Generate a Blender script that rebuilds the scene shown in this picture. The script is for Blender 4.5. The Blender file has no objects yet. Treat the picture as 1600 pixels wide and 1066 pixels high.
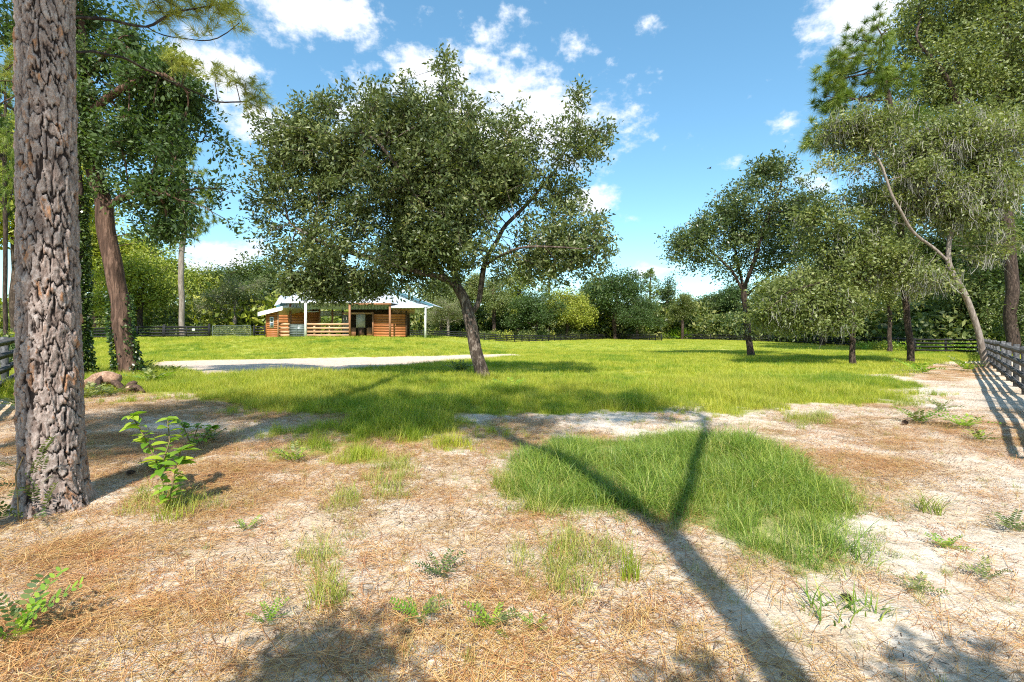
import bpy, math, random
import numpy as np
from mathutils import Vector, Matrix

random.seed(7)
RNG = np.random.default_rng(7)
R = math.radians
SC = bpy.context.scene
COL = SC.collection

# ------------------------------------------------------------------ camera
F, CX, HY, CAMH = 760.0, 800.0, 511.0, 1.7          # focal length in photo pixels, horizon row, eye height
cam = bpy.data.cameras.new('camera')
cam.sensor_width = 36
cam.lens = F / 1600 * 36
cam.shift_y = (HY - 533) / 1600
cam.clip_start = 0.05
cam.clip_end = 3000
camo = bpy.data.objects.new('camera', cam)
camo.location = (0, 0, CAMH)
camo.rotation_euler = (R(90), 0, 0)
COL.objects.link(camo)
SC.camera = camo

# ------------------------------------------------------------------ sky, sun, exposure
SUN_EL, SUN_AZ = 48.0, 4.0                           # the sun stands behind the camera, shadows run forward, a little right
world = bpy.data.worlds.new('World')
SC.world = world
world.use_nodes = True


def build_world():
    nt = world.node_tree
    nt.nodes.clear()
    N, L = nt.nodes.new, nt.links.new
    out = N('ShaderNodeOutputWorld')
    bg = N('ShaderNodeBackground')
    bg.inputs['Strength'].default_value = 0.15
    L(bg.outputs[0], out.inputs[0])
    sky = N('ShaderNodeTexSky')
    sky.sky_type = 'NISHITA'
    sky.sun_disc = False
    sky.sun_elevation = R(SUN_EL)
    sky.sun_rotation = R(180 + SUN_AZ)
    sky.air_density = 0.72
    sky.dust_density = 0.05
    sky.ozone_density = 1.0
    tc = N('ShaderNodeTexCoord')
    sep = N('ShaderNodeSeparateXYZ')
    L(tc.outputs['Generated'], sep.inputs[0])

    def math_(op, a, b=None, c=None, clamp=False):
        n = N('ShaderNodeMath')
        n.operation = op
        n.use_clamp = clamp
        for i, v in enumerate((a, b, c)):
            if v is None:
                continue
            if isinstance(v, (int, float)):
                n.inputs[i].default_value = v
            else:
                L(v, n.inputs[i])
        return n.outputs[0]
    az = math_('ARCTAN2', sep.outputs[0], sep.outputs[1])
    el = math_('ARCSINE', sep.outputs[2])
    ae = N('ShaderNodeCombineXYZ')
    L(az, ae.inputs[0])
    L(el, ae.inputs[1])

    def noise(scale, detail, rough, stretch=(1, 1, 1), off=(0, 0, 0)):
        m = N('ShaderNodeMapping')
        m.inputs['Scale'].default_value = stretch
        m.inputs['Location'].default_value = off
        L(ae.outputs[0], m.inputs[0])
        n = N('ShaderNodeTexNoise')
        n.inputs['Scale'].default_value = scale
        n.inputs['Detail'].default_value = detail
        n.inputs['Roughness'].default_value = rough
        L(m.outputs[0], n.inputs['Vector'])
        return n.outputs['Fac']
    # cumulus, each by its direction (photo pixel -> azimuth and elevation) and angular size
    clouds = [(790, 190, 185, 75, 1.0), (680, 125, 75, 60, .95), (870, 205, 95, 48, 1.0), (560, 175, 70, 50, .75),
              (760, 48, 60, 36, .55), (805, 80, 40, 26, .5), (905, 75, 62, 40, .55),
              (930, 310, 55, 20, .85), (1035, 422, 45, 14, .8), (1228, 192, 36, 22, .8),
              (1345, 15, 105, 50, 1.0), (480, 12, 130, 40, 1.0), (350, 115, 75, 45, 1.0), (410, 195, 60, 34, .9),
              (370, 400, 75, 26, .9), (300, 425, 70, 24, .9), (1290, 285, 60, 34, .7), (1150, 255, 22, 11, .45),
              (990, 340, 34, 12, .4), (965, 380, 40, 10, .4), (1010, 38, 26, 15, .42), (895, 390, 50, 16, .5)]
    field = None
    for (px, py, rx, ry, amp) in clouds:
        x, z = (px - CX) / F, (HY - py) / F
        a0 = math.atan2(x, 1)
        d = math.hypot(x, 1)
        e0 = math.atan2(z, d)
        ra = rx / F / (1 + x * x)
        re = ry / F / d
        s = N('ShaderNodeVectorMath')
        s.operation = 'MULTIPLY_ADD'
        L(ae.outputs[0], s.inputs[0])
        s.inputs[1].default_value = (1 / ra, 1 / re, 0)
        s.inputs[2].default_value = (-a0 / ra, -e0 / re, 0)
        ln = N('ShaderNodeVectorMath')
        ln.operation = 'LENGTH'
        L(s.outputs[0], ln.inputs[0])
        v = math_('MULTIPLY_ADD', ln.outputs['Value'], -amp * .62, amp)
        field = v if field is None else math_('MAXIMUM', field, v)
    # the same sort of scattered cumulus over the rest of the sky
    far = math_('GREATER_THAN', math_('ABSOLUTE', az), 0.86)
    high = math_('GREATER_THAN', el, 0.66)
    rest = math_('MAXIMUM', far, high)
    gen = math_('MULTIPLY_ADD', noise(2.2, 2, .5, (1, 2.2, 1), (3, 1, 0)), 3.4, -1.55)
    field = math_('MAXIMUM', field, math_('MULTIPLY', gen, rest))
    n1 = noise(9, 9, .62, (1, 1.5, 1))
    n2 = noise(34, 6, .6, (1, 1.3, 1), (5, 2, 0))
    v = math_('ADD', field, math_('MULTIPLY_ADD', n1, 1.9, -.93))
    v = math_('ADD', v, math_('MULTIPLY_ADD', n2, .75, -.375))
    mr = N('ShaderNodeMapRange')
    mr.interpolation_type = 'SMOOTHSTEP'
    mr.inputs['From Min'].default_value = 0.30
    mr.inputs['From Max'].default_value = 0.80
    L(v, mr.inputs['Value'])
    up = math_('GREATER_THAN', el, 0.0)
    mask = math_('MULTIPLY', mr.outputs[0], up)
    body = N('ShaderNodeMapRange')
    body.inputs['From Min'].default_value = .35
    body.inputs['From Max'].default_value = .7
    L(noise(13, 5, .6, (1, 1.8, 1), (0, 0.03, 0)), body.inputs['Value'])
    cc = N('ShaderNodeMix')
    cc.data_type = 'RGBA'
    cc.inputs['A'].default_value = (3.6, 3.9, 4.3, 1)
    cc.inputs['B'].default_value = (4.6, 4.65, 4.75, 1)
    L(body.outputs[0], cc.inputs['Factor'])
    mx = N('ShaderNodeMix')
    mx.data_type = 'RGBA'
    L(mask, mx.inputs['Factor'])
    wb = N('ShaderNodeMix')                      # white balance of the photograph
    wb.data_type = 'RGBA'
    wb.blend_type = 'MULTIPLY'
    wb.inputs['Factor'].default_value = 1
    wb.inputs['B'].default_value = (.98, 1.15, 1.03, 1)
    hs = N('ShaderNodeHueSaturation')
    hs.inputs['Saturation'].default_value = 1.32
    hs.inputs['Value'].default_value = 1.36
    gm = N('ShaderNodeGamma')
    gm.inputs['Gamma'].default_value = .72
    L(sky.outputs[0], gm.inputs['Color'])
    L(gm.outputs[0], hs.inputs['Color'])
    L(hs.outputs[0], wb.inputs['A'])
    L(wb.outputs['Result'], mx.inputs['A'])
    L(cc.outputs['Result'], mx.inputs['B'])
    L(mx.outputs['Result'], bg.inputs['Color'])


build_world()
sun = bpy.data.lights.new('sun', 'SUN')
sun.energy = 4.2
sun.angle = R(0.53)
sun.color = (1.0, 0.955, 0.88)
suno = bpy.data.objects.new('sun', sun)
suno.rotation_euler = (R(90 - SUN_EL), 0, R(-SUN_AZ))
suno.location = (0, -20, 30)
COL.objects.link(suno)

SC.render.engine = 'CYCLES'
SC.cycles.use_denoising = False
SC.cycles.pixel_filter_type = 'BLACKMAN_HARRIS'
SC.cycles.filter_width = 1.1
SC.cycles.use_adaptive_sampling = True
SC.cycles.adaptive_threshold = 0.01
SC.cycles.max_bounces = 4
SC.cycles.diffuse_bounces = 2
SC.cycles.glossy_bounces = 2
SC.cycles.transmission_bounces = 4
SC.cycles.transparent_max_bounces = 4
SC.view_settings.view_transform = 'Standard'
SC.view_settings.look = 'None'
SC.view_settings.gamma = 1
SC.view_settings.exposure = 0.95

# ------------------------------------------------------------------ helpers: noise, terrain, pixel -> ground


def hash2(ix, iy, s=0):
    h = (ix.astype(np.int64) * 374761393 + iy.astype(np.int64) * 668265263 + s * 974711) & 0xffffffff
    h = ((h ^ (h >> 13)) * 1274126177) & 0xffffffff
    h = h ^ (h >> 16)
    return (h & 0xffffff) / float(0x1000000)


def vnoise(x, y, s=0):
    x, y = np.asarray(x, float), np.asarray(y, float)
    ix, iy = np.floor(x), np.floor(y)
    fx, fy = x - ix, y - iy
    fx, fy = fx * fx * (3 - 2 * fx), fy * fy * (3 - 2 * fy)
    a, b = hash2(ix, iy, s), hash2(ix + 1, iy, s)
    c, d = hash2(ix, iy + 1, s), hash2(ix + 1, iy + 1, s)
    return (a * (1 - fx) + b * fx) * (1 - fy) + (c * (1 - fx) + d * fx) * fy


def fbm(x, y, o=4, s=0):
    v, a, t = 0, .5, 0
    for k in range(o):
        v = v + a * vnoise(x * 2 ** k, y * 2 ** k, s + k)
        t += a
        a *= .5
    return v / t


def sstep(a, b, v):
    t = np.clip((v - a) / (b - a), 0, 1)
    return t * t * (3 - 2 * t)


def terrain(x, y):
    x, y = np.asarray(x, float), np.asarray(y, float)
    z = np.interp(y, [-80, 9, 25, 40, 60, 85, 115, 500], [0, 0, -.25, -.52, -.78, -1.02, -1.28, -1.3])
    wx = np.where(x < -17, 42., 14.)
    wy = np.where(y > 54, 30., 16.)
    z = z + 1.3 * np.exp(-(((x + 17) / wx) ** 4 + ((y - 54) / wy) ** 4))
    z = z + .3 / (1 + np.exp(-np.clip((-x - 6.5) / 1.2, -30, 30))) * np.exp(-((y - 15) / 8) ** 2)
    z = z + .07 * (fbm(x * .35, y * .35, 3, 11) - .5) * sstep(1, 4, np.abs(y))
    return z


def tz(x, y):
    return float(terrain(np.array([x]), np.array([y]))[0])


YS = np.concatenate([np.linspace(1.5, 30, 1200), np.linspace(30.1, 260, 1400)])


def G(px, py):
    """photo pixel -> the point of the ground seen there"""
    X = (px - CX) / F * YS
    ray = CAMH - (py - HY) / F * YS
    d = ray - terrain(X, YS)
    k = np.argmax(d < 0) if (d < 0).any() else len(YS) - 1
    return np.array([X[k], YS[k], tz(X[k], YS[k])])


def P(px, py, Y):
    """photo pixel at a known depth"""
    return np.array([(px - CX) / F * Y, Y, CAMH + (HY - py) / F * Y])


# ------------------------------------------------------------------ helpers: objects and meshes


def tag(o, label=None, cat=None, group=None, kind=None):
    if label:
        o['label'] = label
    if cat:
        o['category'] = cat
    if group:
        o['group'] = group
    if kind:
        o['kind'] = kind
    return o


def empty(name, loc, rz=0.0):
    o = bpy.data.objects.new(name, None)
    o.empty_display_size = .2
    o.location = loc
    o.rotation_euler = (0, 0, rz)
    COL.objects.link(o)
    return o


def np_mesh(name, V, faces, mat=None, smooth=False, fattr=None, vattr=None):
    """faces: list of int arrays (n,k)"""
    me = bpy.data.meshes.new(name)
    V = np.asarray(V, np.float32)
    me.vertices.add(len(V))
    me.vertices.foreach_set('co', V.ravel())
    faces = [np.asarray(f, np.int32) for f in faces if len(f)]
    loops = np.concatenate([f.ravel() for f in faces])
    tot = np.concatenate([np.full(len(f), f.shape[1], np.int32) for f in faces])
    start = np.concatenate([[0], np.cumsum(tot)[:-1]]).astype(np.int32)
    me.loops.add(len(loops))
    me.loops.foreach_set('vertex_index', loops)
    me.polygons.add(len(tot))
    me.polygons.foreach_set('loop_start', start)
    if smooth:
        me.polygons.foreach_set('use_smooth', np.ones(len(tot), bool))
    me.update(calc_edges=True)
    for k, a in (fattr or {}).items():
        me.attributes.new(k, 'FLOAT', 'FACE').data.foreach_set('value', np.asarray(a, np.float32))
    for k, a in (vattr or {}).items():
        me.attributes.new(k, 'FLOAT', 'POINT').data.foreach_set('value', np.asarray(a, np.float32))
    if mat:
        me.materials.append(mat)
    return me


def link(name, me, parent=None, loc=(0, 0, 0), rot=(0, 0, 0), scale=(1, 1, 1)):
    o = bpy.data.objects.new(name, me)
    o.location, o.rotation_euler, o.scale = loc, rot, scale
    if parent:
        o.parent = parent
    COL.objects.link(o)
    return o


BOXF = np.array([[0, 3, 2, 1], [4, 5, 6, 7], [0, 1, 5, 4], [1, 2, 6, 5], [2, 3, 7, 6], [3, 0, 4, 7]])


def box_v(x0, x1, y0, y1, z0, z1):
    return np.array([[x0, y0, z0], [x1, y0, z0], [x1, y1, z0], [x0, y1, z0], [x0, y0, z1], [x1, y0, z1], [x1, y1, z1], [x0, y1, z1]], float)


def boxes_mesh(name, bs, mat):
    V, Fs = [], []
    for i, b in enumerate(bs):
        V.append(box_v(*b))
        Fs.append(BOXF + 8 * i)
    return np_mesh(name, np.concatenate(V), [np.concatenate(Fs)], mat)


def prism_mesh(name, pts, thick, mat):
    """a thick sheet from coplanar 3-D points, extruded down by thick"""
    pts = np.asarray(pts, float)
    n = len(pts)
    V = np.concatenate([pts, pts - np.array([0, 0, thick])])
    me = bpy.data.meshes.new(name)
    fs = [list(range(n)), list(range(2 * n - 1, n - 1, -1))] + [[i, (i + 1) % n, n + (i + 1) % n, n + i][::-1] for i in range(n)]
    me.from_pydata(V.tolist(), [], fs)
    me.materials.append(mat)
    return me


def unit(v):
    v = np.asarray(v, float)
    return v / np.maximum(np.linalg.norm(v, axis=-1, keepdims=True), 1e-9)


def rdir(n):
    return unit(RNG.normal(size=(n, 3)))


def leaf_geo(C, A, L, W, fold=.0):
    """kite leaves: base C, axis A, length L, width W -> verts, quads"""
    n = len(C)
    S = unit(np.cross(A, rdir(n)))
    Nn = np.cross(S, A)
    L = np.broadcast_to(np.asarray(L, float), (n,))[:, None]
    W = np.broadcast_to(np.asarray(W, float), (n,))[:, None]
    mid = C + A * L * .48 + Nn * L * fold
    V = np.stack([C, mid + S * W / 2, C + A * L, mid - S * W / 2], 1).reshape(-1, 3)
    Q = np.arange(4 * n).reshape(n, 4)
    return V, Q


def tubes(p0, p1, r0, r1, d0, d1, sides):
    n = len(p0)
    ref = np.array([.31, .77, .13])
    out = []
    th = np.arange(sides) / sides * 2 * np.pi
    for p, r, d in ((p0, r0, d0), (p1, r1, d1)):
        a = unit(np.cross(d, ref))
        b = np.cross(d, a)
        ring = p[:, None] + r[:, None, None] * (np.cos(th)[None, :, None] * a[:, None] + np.sin(th)[None, :, None] * b[:, None])
        out.append(ring)
    V = np.concatenate(out, 1).reshape(-1, 3)
    k = np.arange(sides)
    q = np.stack([k, (k + 1) % sides, sides + (k + 1) % sides, sides + k], 1)
    Q = (q[None] + (np.arange(n) * 2 * sides)[:, None, None]).reshape(-1, 4)
    return V, Q


def merge(parts):
    V, Fs, o = [], [], 0
    for v, f in parts:
        V.append(v)
        Fs.append(f + o)
        o += len(v)
    return np.concatenate(V), Fs


# ------------------------------------------------------------------ materials


class NT:
    def __init__(self, name):
        self.m = bpy.data.materials.new(name)
        self.m.use_nodes = True
        self.t = self.m.node_tree
        self.t.nodes.clear()
        self.out = self.t.nodes.new('ShaderNodeOutputMaterial')

    def n(self, kind, **kw):
        nd = self.t.nodes.new('ShaderNode' + kind)
        for k, v in kw.items():
            if k in nd.inputs:
                self.s(nd.inputs[k], v)
            else:
                setattr(nd, k, v)
        return nd

    def s(self, sock, v):
        if hasattr(v, 'links'):
            self.t.links.new(v, sock)
        else:
            if isinstance(v, tuple) and len(v) == 3 and sock.type == 'RGBA':
                v = v + (1,)
            sock.default_value = v

    def math(self, op, a, b=0.0, clamp=False):
        nd = self.n('Math', operation=op, use_clamp=clamp)
        self.s(nd.inputs[0], a)
        self.s(nd.inputs[1], b)
        return nd.outputs[0]

    def mix(self, f, a, b, blend='MIX'):
        nd = self.n('Mix', data_type='RGBA', blend_type=blend)
        self.s(nd.inputs['Factor'], f)
        self.s(nd.inputs['A'], a)
        self.s(nd.inputs['B'], b)
        return nd.outputs['Result']

    def ramp(self, f, stops):
        nd = self.n('ValToRGB')
        self.s(nd.inputs[0], f)
        e = nd.color_ramp.elements
        while len(e) < len(stops):
            e.new(.5)
        for el, (p, c) in zip(e, stops):
            el.position = p
            el.color = tuple(c) + (1,) if len(c) == 3 else c
        return nd.outputs[0]

    def noise(self, scale, detail=4, rough=.55, vec=None, stretch=None, dist=0.0):
        if vec is None:
            vec = self.n('TexCoord').outputs['Object']
        if stretch:
            mp = self.n('Mapping')
            mp.inputs['Scale'].default_value = stretch
            self.t.links.new(vec, mp.inputs[0])
            vec = mp.outputs[0]
        nd = self.n('TexNoise', Scale=scale, Detail=detail, Roughness=rough, Distortion=dist)
        self.t.links.new(vec, nd.inputs['Vector'])
        return nd.outputs['Fac']

    def maprange(self, v, a, b, c=0.0, d=1.0):
        nd = self.n('MapRange', interpolation_type='SMOOTHSTEP')
        for i, x in enumerate((v, a, b, c, d)):
            self.s(nd.inputs[i], x)
        return nd.outputs[0]

    def attr(self, name):
        return self.n('Attribute', attribute_name=name).outputs['Fac']

    def pos(self):
        return self.n('NewGeometry').outputs['Position']

    def bump(self, h, strength=.5, dist=.02):
        return self.n('Bump', Height=h, Strength=strength, Distance=dist).outputs[0]

    def finish(self, color, rough=.6, normal=None, spec=.5, transl=None, tfac=.3, metal=0.0):
        p = self.n('BsdfPrincipled', Roughness=rough, Metallic=metal)
        p.inputs['Specular IOR Level'].default_value = spec
        self.s(p.inputs['Base Color'], color)
        if normal is not None:
            self.s(p.inputs['Normal'], normal)
        sh = p.outputs[0]
        if transl is not None:
            t = self.n('BsdfTranslucent')
            self.s(t.inputs['Color'], transl)
            mx = self.n('MixShader')
            mx.inputs[0].default_value = tfac
            self.t.links.new(sh, mx.inputs[1])
            self.t.links.new(t.outputs[0], mx.inputs[2])
            sh = mx.outputs[0]
        self.t.links.new(sh, self.out.inputs[0])
        return self.m


def leaf_mat(name, stops, rough=.42, spec=.5, tint=(1.5, 1.6, .55), tfac=.3, vary=.25, patch=None):
    m = NT(name)
    c = m.ramp(m.attr('rnd'), stops)
    if patch:
        nz = m.math('ADD', m.math('MULTIPLY', m.noise(.22, 4, .6, m.pos()), .6), m.math('MULTIPLY', m.noise(1.4, 3, .6, m.pos()), .4))
        c = m.mix(m.maprange(nz, .42, .62, 0, .62), c, patch[0])
        c = m.mix(m.maprange(nz, .50, .38, 0, .75), c, patch[1])
    rnd = m.n('ObjectInfo').outputs['Random']
    hs = m.n('HueSaturation')
    m.s(hs.inputs['Color'], c)
    m.s(hs.inputs['Value'], m.math('ADD', m.math('MULTIPLY', rnd, vary), 1 - vary / 2))
    m.s(hs.inputs['Hue'], m.math('ADD', m.math('MULTIPLY', rnd, -.03), .515))
    c = hs.outputs[0]
    t = m.mix(1.0, c, tint, 'MULTIPLY')
    return m.finish(c, rough, None, spec, t, tfac)


def bark_mat(name, c0, c1, c2, scale=9, stretch=(1, 1, .22), strength=.9, dist=.03):
    m = NT(name)
    a = m.noise(scale, 6, .65, stretch=stretch, dist=.6)
    b = m.noise(scale * .35, 3, .5, stretch=(1, 1, .5))
    c = m.ramp(a, [(.33, c0), (.5, c1), (.68, c2)])
    c = m.mix(m.math('MULTIPLY', b, .5), c, c1)
    return m.finish(c, .9, m.bump(a, strength, dist), .2)


M = {}
M['oak_leaf'] = leaf_mat('oak_leaf', [(0, (.045, .068, .020)), (.45, (.10, .135, .040)), (.85, (.20, .225, .085)), (1, (.32, .29, .11))], .38, .45, tfac=.24)
M['dark_leaf'] = leaf_mat('dark_leaf', [(0, (.036, .064, .017)), (.5, (.082, .125, .032)), (.9, (.15, .195, .055)), (1, (.23, .24, .07))], .5, .35)
M['light_leaf'] = leaf_mat('light_leaf', [(0, (.075, .105, .03)), (.5, (.17, .205, .058)), (1, (.31, .315, .11))], .45, .45)
M['yellow_leaf'] = leaf_mat('yellow_leaf', [(0, (.12, .16, .022)), (.5, (.26, .305, .04)), (1, (.45, .44, .08))], .5, .4)
M['pale_leaf'] = leaf_mat('pale_leaf', [(0, (.10, .13, .05)), (.5, (.17, .19, .085)), (1, (.26, .26, .14))], .55, .3)
M['bright_leaf'] = leaf_mat('bright_leaf', [(0, (.12, .22, .02)), (.5, (.20, .33, .03)), (1, (.33, .42, .04))], .42, .45, tfac=.35)
M['pine_needle'] = leaf_mat('pine_needle', [(0, (.06, .10, .014)), (.5, (.15, .21, .025)), (1, (.34, .35, .05))], .5, .4, tfac=.2)
M['ivy_leaf'] = leaf_mat('ivy_leaf', [(0, (.02, .045, .01)), (.6, (.05, .09, .018)), (1, (.12, .17, .03))], .35, .5)
M['grass'] = leaf_mat('grass', [(0, (.15, .23, .010)), (.45, (.31, .38, .020)), (.8, (.48, .50, .045)), (1, (.64, .55, .16))], .5, .35, (1.35, 1.4, .5), .38, .4, ((.50, .47, .075), (.12, .24, .016)))
M['grass_cool'] = leaf_mat('grass_cool', [(0, (.085, .165, .018)), (.45, (.19, .29, .035)), (.8, (.34, .42, .06)), (1, (.50, .48, .16))], .45, .4, (1.35, 1.4, .5), .35, .3)
M['grass_dry'] = leaf_mat('grass_dry', [(0, (.16, .23, .025)), (.5, (.31, .35, .05)), (1, (.55, .48, .17))], .6, .3, (1.2, 1.2, .6), .3, .3)
M['moss'] = leaf_mat('moss', [(0, (.20, .19, .16)), (.5, (.32, .30, .26)), (1, (.45, .42, .37))], .8, .1, (1, 1, .9), .2)
M['needle_litter'] = leaf_mat('needle_litter', [(0, (.17, .07, .025)), (.3, (.42, .20, .07)), (.7, (.63, .37, .13)), (1, (.75, .54, .26))], .65, .25, (1, .9, .7), .1, .25)
M['litter_dark'] = leaf_mat('litter_dark', [(0, (.08, .05, .035)), (.5, (.24, .145, .09)), (1, (.46, .32, .21))], .7, .2, (1, .9, .7), .05)
M['oak_bark'] = bark_mat('oak_bark', (.022, .016, .013), (.085, .06, .045), (.40, .32, .26), 11, (1, 1, .4))
M['dark_bark'] = bark_mat('dark_bark', (.014, .010, .008), (.050, .034, .026), (.17, .12, .09), 12, (1, 1, .3), 1.0, .05)
M['red_bark'] = bark_mat('red_bark', (.025, .016, .012), (.10, .058, .04), (.28, .17, .12), 9, (1, 1, .16), 1.0, .06)
M['grey_bark'] = bark_mat('grey_bark', (.10, .08, .065), (.24, .195, .16), (.42, .36, .31), 12)


def pine_bark():
    m = NT('pine_bark')
    pl, cr = m.attr('plate'), m.attr('crack')
    fine = m.noise(55, 6, .7, stretch=(1, 1, .55), dist=.8)
    mid = m.noise(16, 5, .65, stretch=(1, 1, .5))
    c = m.ramp(pl, [(0, (.24, .175, .145)), (.3, (.37, .29, .25)), (.6, (.50, .42, .375)), (.84, (.42, .28, .205)), (1, (.52, .27, .14))])
    c = m.mix(m.maprange(fine, .35, .7), m.mix(1, c, (.55, .5, .48), 'MULTIPLY'), c)
    c = m.mix(m.maprange(mid, .55, .72, 0, .6), c, (.46, .41, .375))
    c = m.mix(m.maprange(cr, .12, .85), (.028, .019, .016), c)
    return m.finish(c, .9, m.bump(m.math('ADD', fine, m.math('MULTIPLY', mid, .6)), .8, .012), .2)


M['pine_bark'] = pine_bark()


def ground_mat():
    m = NT('sandy_ground')
    p = m.pos()
    ga, li, rd = m.attr('grass'), m.attr('litter'), m.attr('road')
    big = m.noise(.9, 4, .6, p)
    med = m.noise(7, 6, .65, p)
    fin = m.noise(60, 5, .7, p)
    fib = m.noise(26, 5, .7, p, (1.0, .25, 1), 1.4)
    fib2 = m.noise(24, 5, .7, p, (.25, 1.0, 1), 1.6)
    sand = m.ramp(med, [(.25, (.60, .47, .36)), (.5, (.77, .66, .53)), (.75, (.84, .76, .66))])
    sand = m.mix(m.maprange(fin, .3, .46, .55, 0), sand, (.25, .18, .14))
    # needles and leaf bits pressed into the sand
    lit = m.ramp(fib, [(.3, (.27, .15, .075)), (.45, (.49, .30, .14)), (.6, (.65, .45, .24)), (.75, (.75, .59, .39))])
    f = m.math('MULTIPLY', m.maprange(m.math('ADD', m.math('MULTIPLY', fib2, .6), m.math('MULTIPLY', big, .5)), .45, .62), li)
    c = m.mix(m.math('MULTIPLY', f, .85, True), sand, lit)
    dk = m.math('MULTIPLY', m.maprange(m.noise(38, 4, .75, p, None, .8), .60, .68), m.math('ADD', m.math('MULTIPLY', li, .6), .15))
    c = m.mix(dk, c, (.20, .13, .095))
    c = m.mix(rd, c, m.ramp(med, [(.3, (.44, .31, .23)), (.6, (.70, .57, .45))]))
    gr = m.ramp(m.math('ADD', m.math('MULTIPLY', med, .6), m.math('MULTIPLY', big, .4)), [(.34, (.15, .20, .02)), (.5, (.30, .34, .035)), (.64, (.52, .47, .16))])
    c = m.mix(m.maprange(ga, .25, .8), c, gr)
    h = m.math('ADD', m.math('MULTIPLY', med, 1.6), m.math('ADD', fin, fib))
    return m.finish(c, .95, m.bump(h, .75, .03), .1)


M['ground'] = ground_mat()


def simple(name, c0, c1, scale=6, rough=.6, stretch=(1, 1, 1), spec=.4, bump=.2, metal=0.0, vary=0.0):
    m = NT(name)
    a = m.noise(scale, 5, .6, stretch=stretch)
    c = m.mix(m.maprange(a, .3, .7), c0, c1)
    if vary:
        rnd = m.n('ObjectInfo').outputs['Random']
        hs = m.n('HueSaturation')
        m.s(hs.inputs['Color'], c)
        m.s(hs.inputs['Value'], m.math('ADD', m.math('MULTIPLY', rnd, vary), 1 - vary / 2))
        c = hs.outputs[0]
    return m.finish(c, rough, m.bump(a, bump, .01) if bump else None, spec, metal=metal)


M['fence_black'] = simple('fence_black', (.007, .007, .008), (.024, .024, .026), 5, .7, (.3, 2, 2), .3, .3, 0, .5)
M['fence_grey'] = simple('fence_grey', (.035, .036, .04), (.135, .132, .13), 7, .75, (.25, 2.5, 2.5), .3, .5, 0, .5)
M['cedar'] = simple('cedar', (.26, .085, .026), (.46, .175, .058), 5, .55, (.3, 3, 3), .35, .3, 0, .4)
M['tan_wood'] = simple('tan_wood', (.38, .20, .105), (.58, .36, .21), 5, .6, (.3, 3, 3), .3, .3, 0, .3)
M['brown_post'] = simple('brown_post', (.22, .10, .05), (.36, .18, .09), 6, .6, (3, 3, .3), .3, .3)
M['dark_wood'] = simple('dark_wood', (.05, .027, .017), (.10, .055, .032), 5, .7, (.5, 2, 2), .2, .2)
M['white_paint'] = simple('white_paint', (.70, .69, .67), (.80, .79, .77), 4, .5, bump=.05)
M['roof_metal'] = simple('roof_metal', (.44, .46, .49), (.54, .56, .59), 2, .38, spec=.5, bump=.03)
M['teal_metal'] = simple('teal_metal', (.36, .45, .47), (.46, .55, .57), 2, .45, bump=.03)
M['teal_trim'] = simple('teal_trim', (.045, .12, .15), (.07, .17, .20), 3, .4, bump=.03)
M['grey_panel'] = simple('grey_panel', (.34, .32, .27), (.45, .42, .36), 3, .6, bump=.05)
M['gate_metal'] = simple('gate_metal', (.13, .16, .15), (.22, .25, .23), 4, .45, bump=.05, metal=.4)
M['glass'] = simple('glass', (.05, .07, .09), (.08, .11, .13), 2, .08, spec=.8, bump=0)
M['stem'] = simple('stem', (.10, .07, .03), (.18, .13, .05), 20, .7)
M['log_bark'] = bark_mat('log_bark', (.10, .055, .035), (.34, .20, .13), (.58, .40, .29), 12, (1, 1, 1), .9, .03)
M['log_dark'] = bark_mat('log_dark', (.02, .013, .01), (.075, .045, .032), (.22, .14, .10), 10, (1, 1, 1), .9, .03)
M['cone'] = simple('cone', (.10, .065, .045), (.26, .17, .12), 40, .8)
M['bird'] = simple('bird', (.02, .018, .016), (.05, .045, .04), 20, .7)

# ------------------------------------------------------------------ where grass, litter and road lie (polygons traced on the ground)


def world_poly(pts):
    return np.array([G(a, b)[:2] for a, b in pts])


def poly_sd(poly, x, y):
    """signed distance in metres, positive inside"""
    x, y = np.asarray(x, float), np.asarray(y, float)
    d = np.full(x.shape, 1e9)
    ins = np.zeros(x.shape, bool)
    n = len(poly)
    for i in range(n):
        ax, ay = poly[i]
        bx, by = poly[(i + 1) % n]
        ex, ey = bx - ax, by - ay
        t = np.clip(((x - ax) * ex + (y - ay) * ey) / (ex * ex + ey * ey + 1e-12), 0, 1)
        d = np.minimum(d, np.hypot(x - ax - t * ex, y - ay - t * ey))
        c = ((ay > y) != (by > y)) & (x < (bx - ax) * (y - ay) / (by - ay + 1e-12) + ax)
        ins ^= c
    return np.where(ins, d, -d)


field_near = [(-500, 640), (60, 632), (150, 622), (250, 622), (330, 640), (380, 662), (440, 672), (475, 700), (570, 722), (650, 708), (730, 702),
              (800, 690), (815, 676), (770, 656), (860, 650), (930, 645), (1010, 652), (1100, 655), (1200, 646), (1290, 634), (1420, 622),
              (1445, 606), (1385, 592), (1430, 578), (1470, 567), (1552, 563)]
PF = np.concatenate([world_poly(field_near), [[90, 45], [170, 90], [260, 220], [-260, 220], [-200, 60]]])
PR = world_poly([(215, 577), (330, 588), (420, 585), (560, 577), (690, 566), (780, 559), (835, 556), (800, 553), (700, 555), (600, 557), (450, 560), (330, 562), (250, 564)])
PC = world_poly([(800, 738), (825, 704), (900, 690), (1000, 685), (1130, 690), (1230, 712), (1295, 745), (1345, 800), (1330, 850), (1270, 905),
                 (1180, 890), (1100, 868), (1000, 830), (930, 812), (850, 792), (815, 765)])
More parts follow.
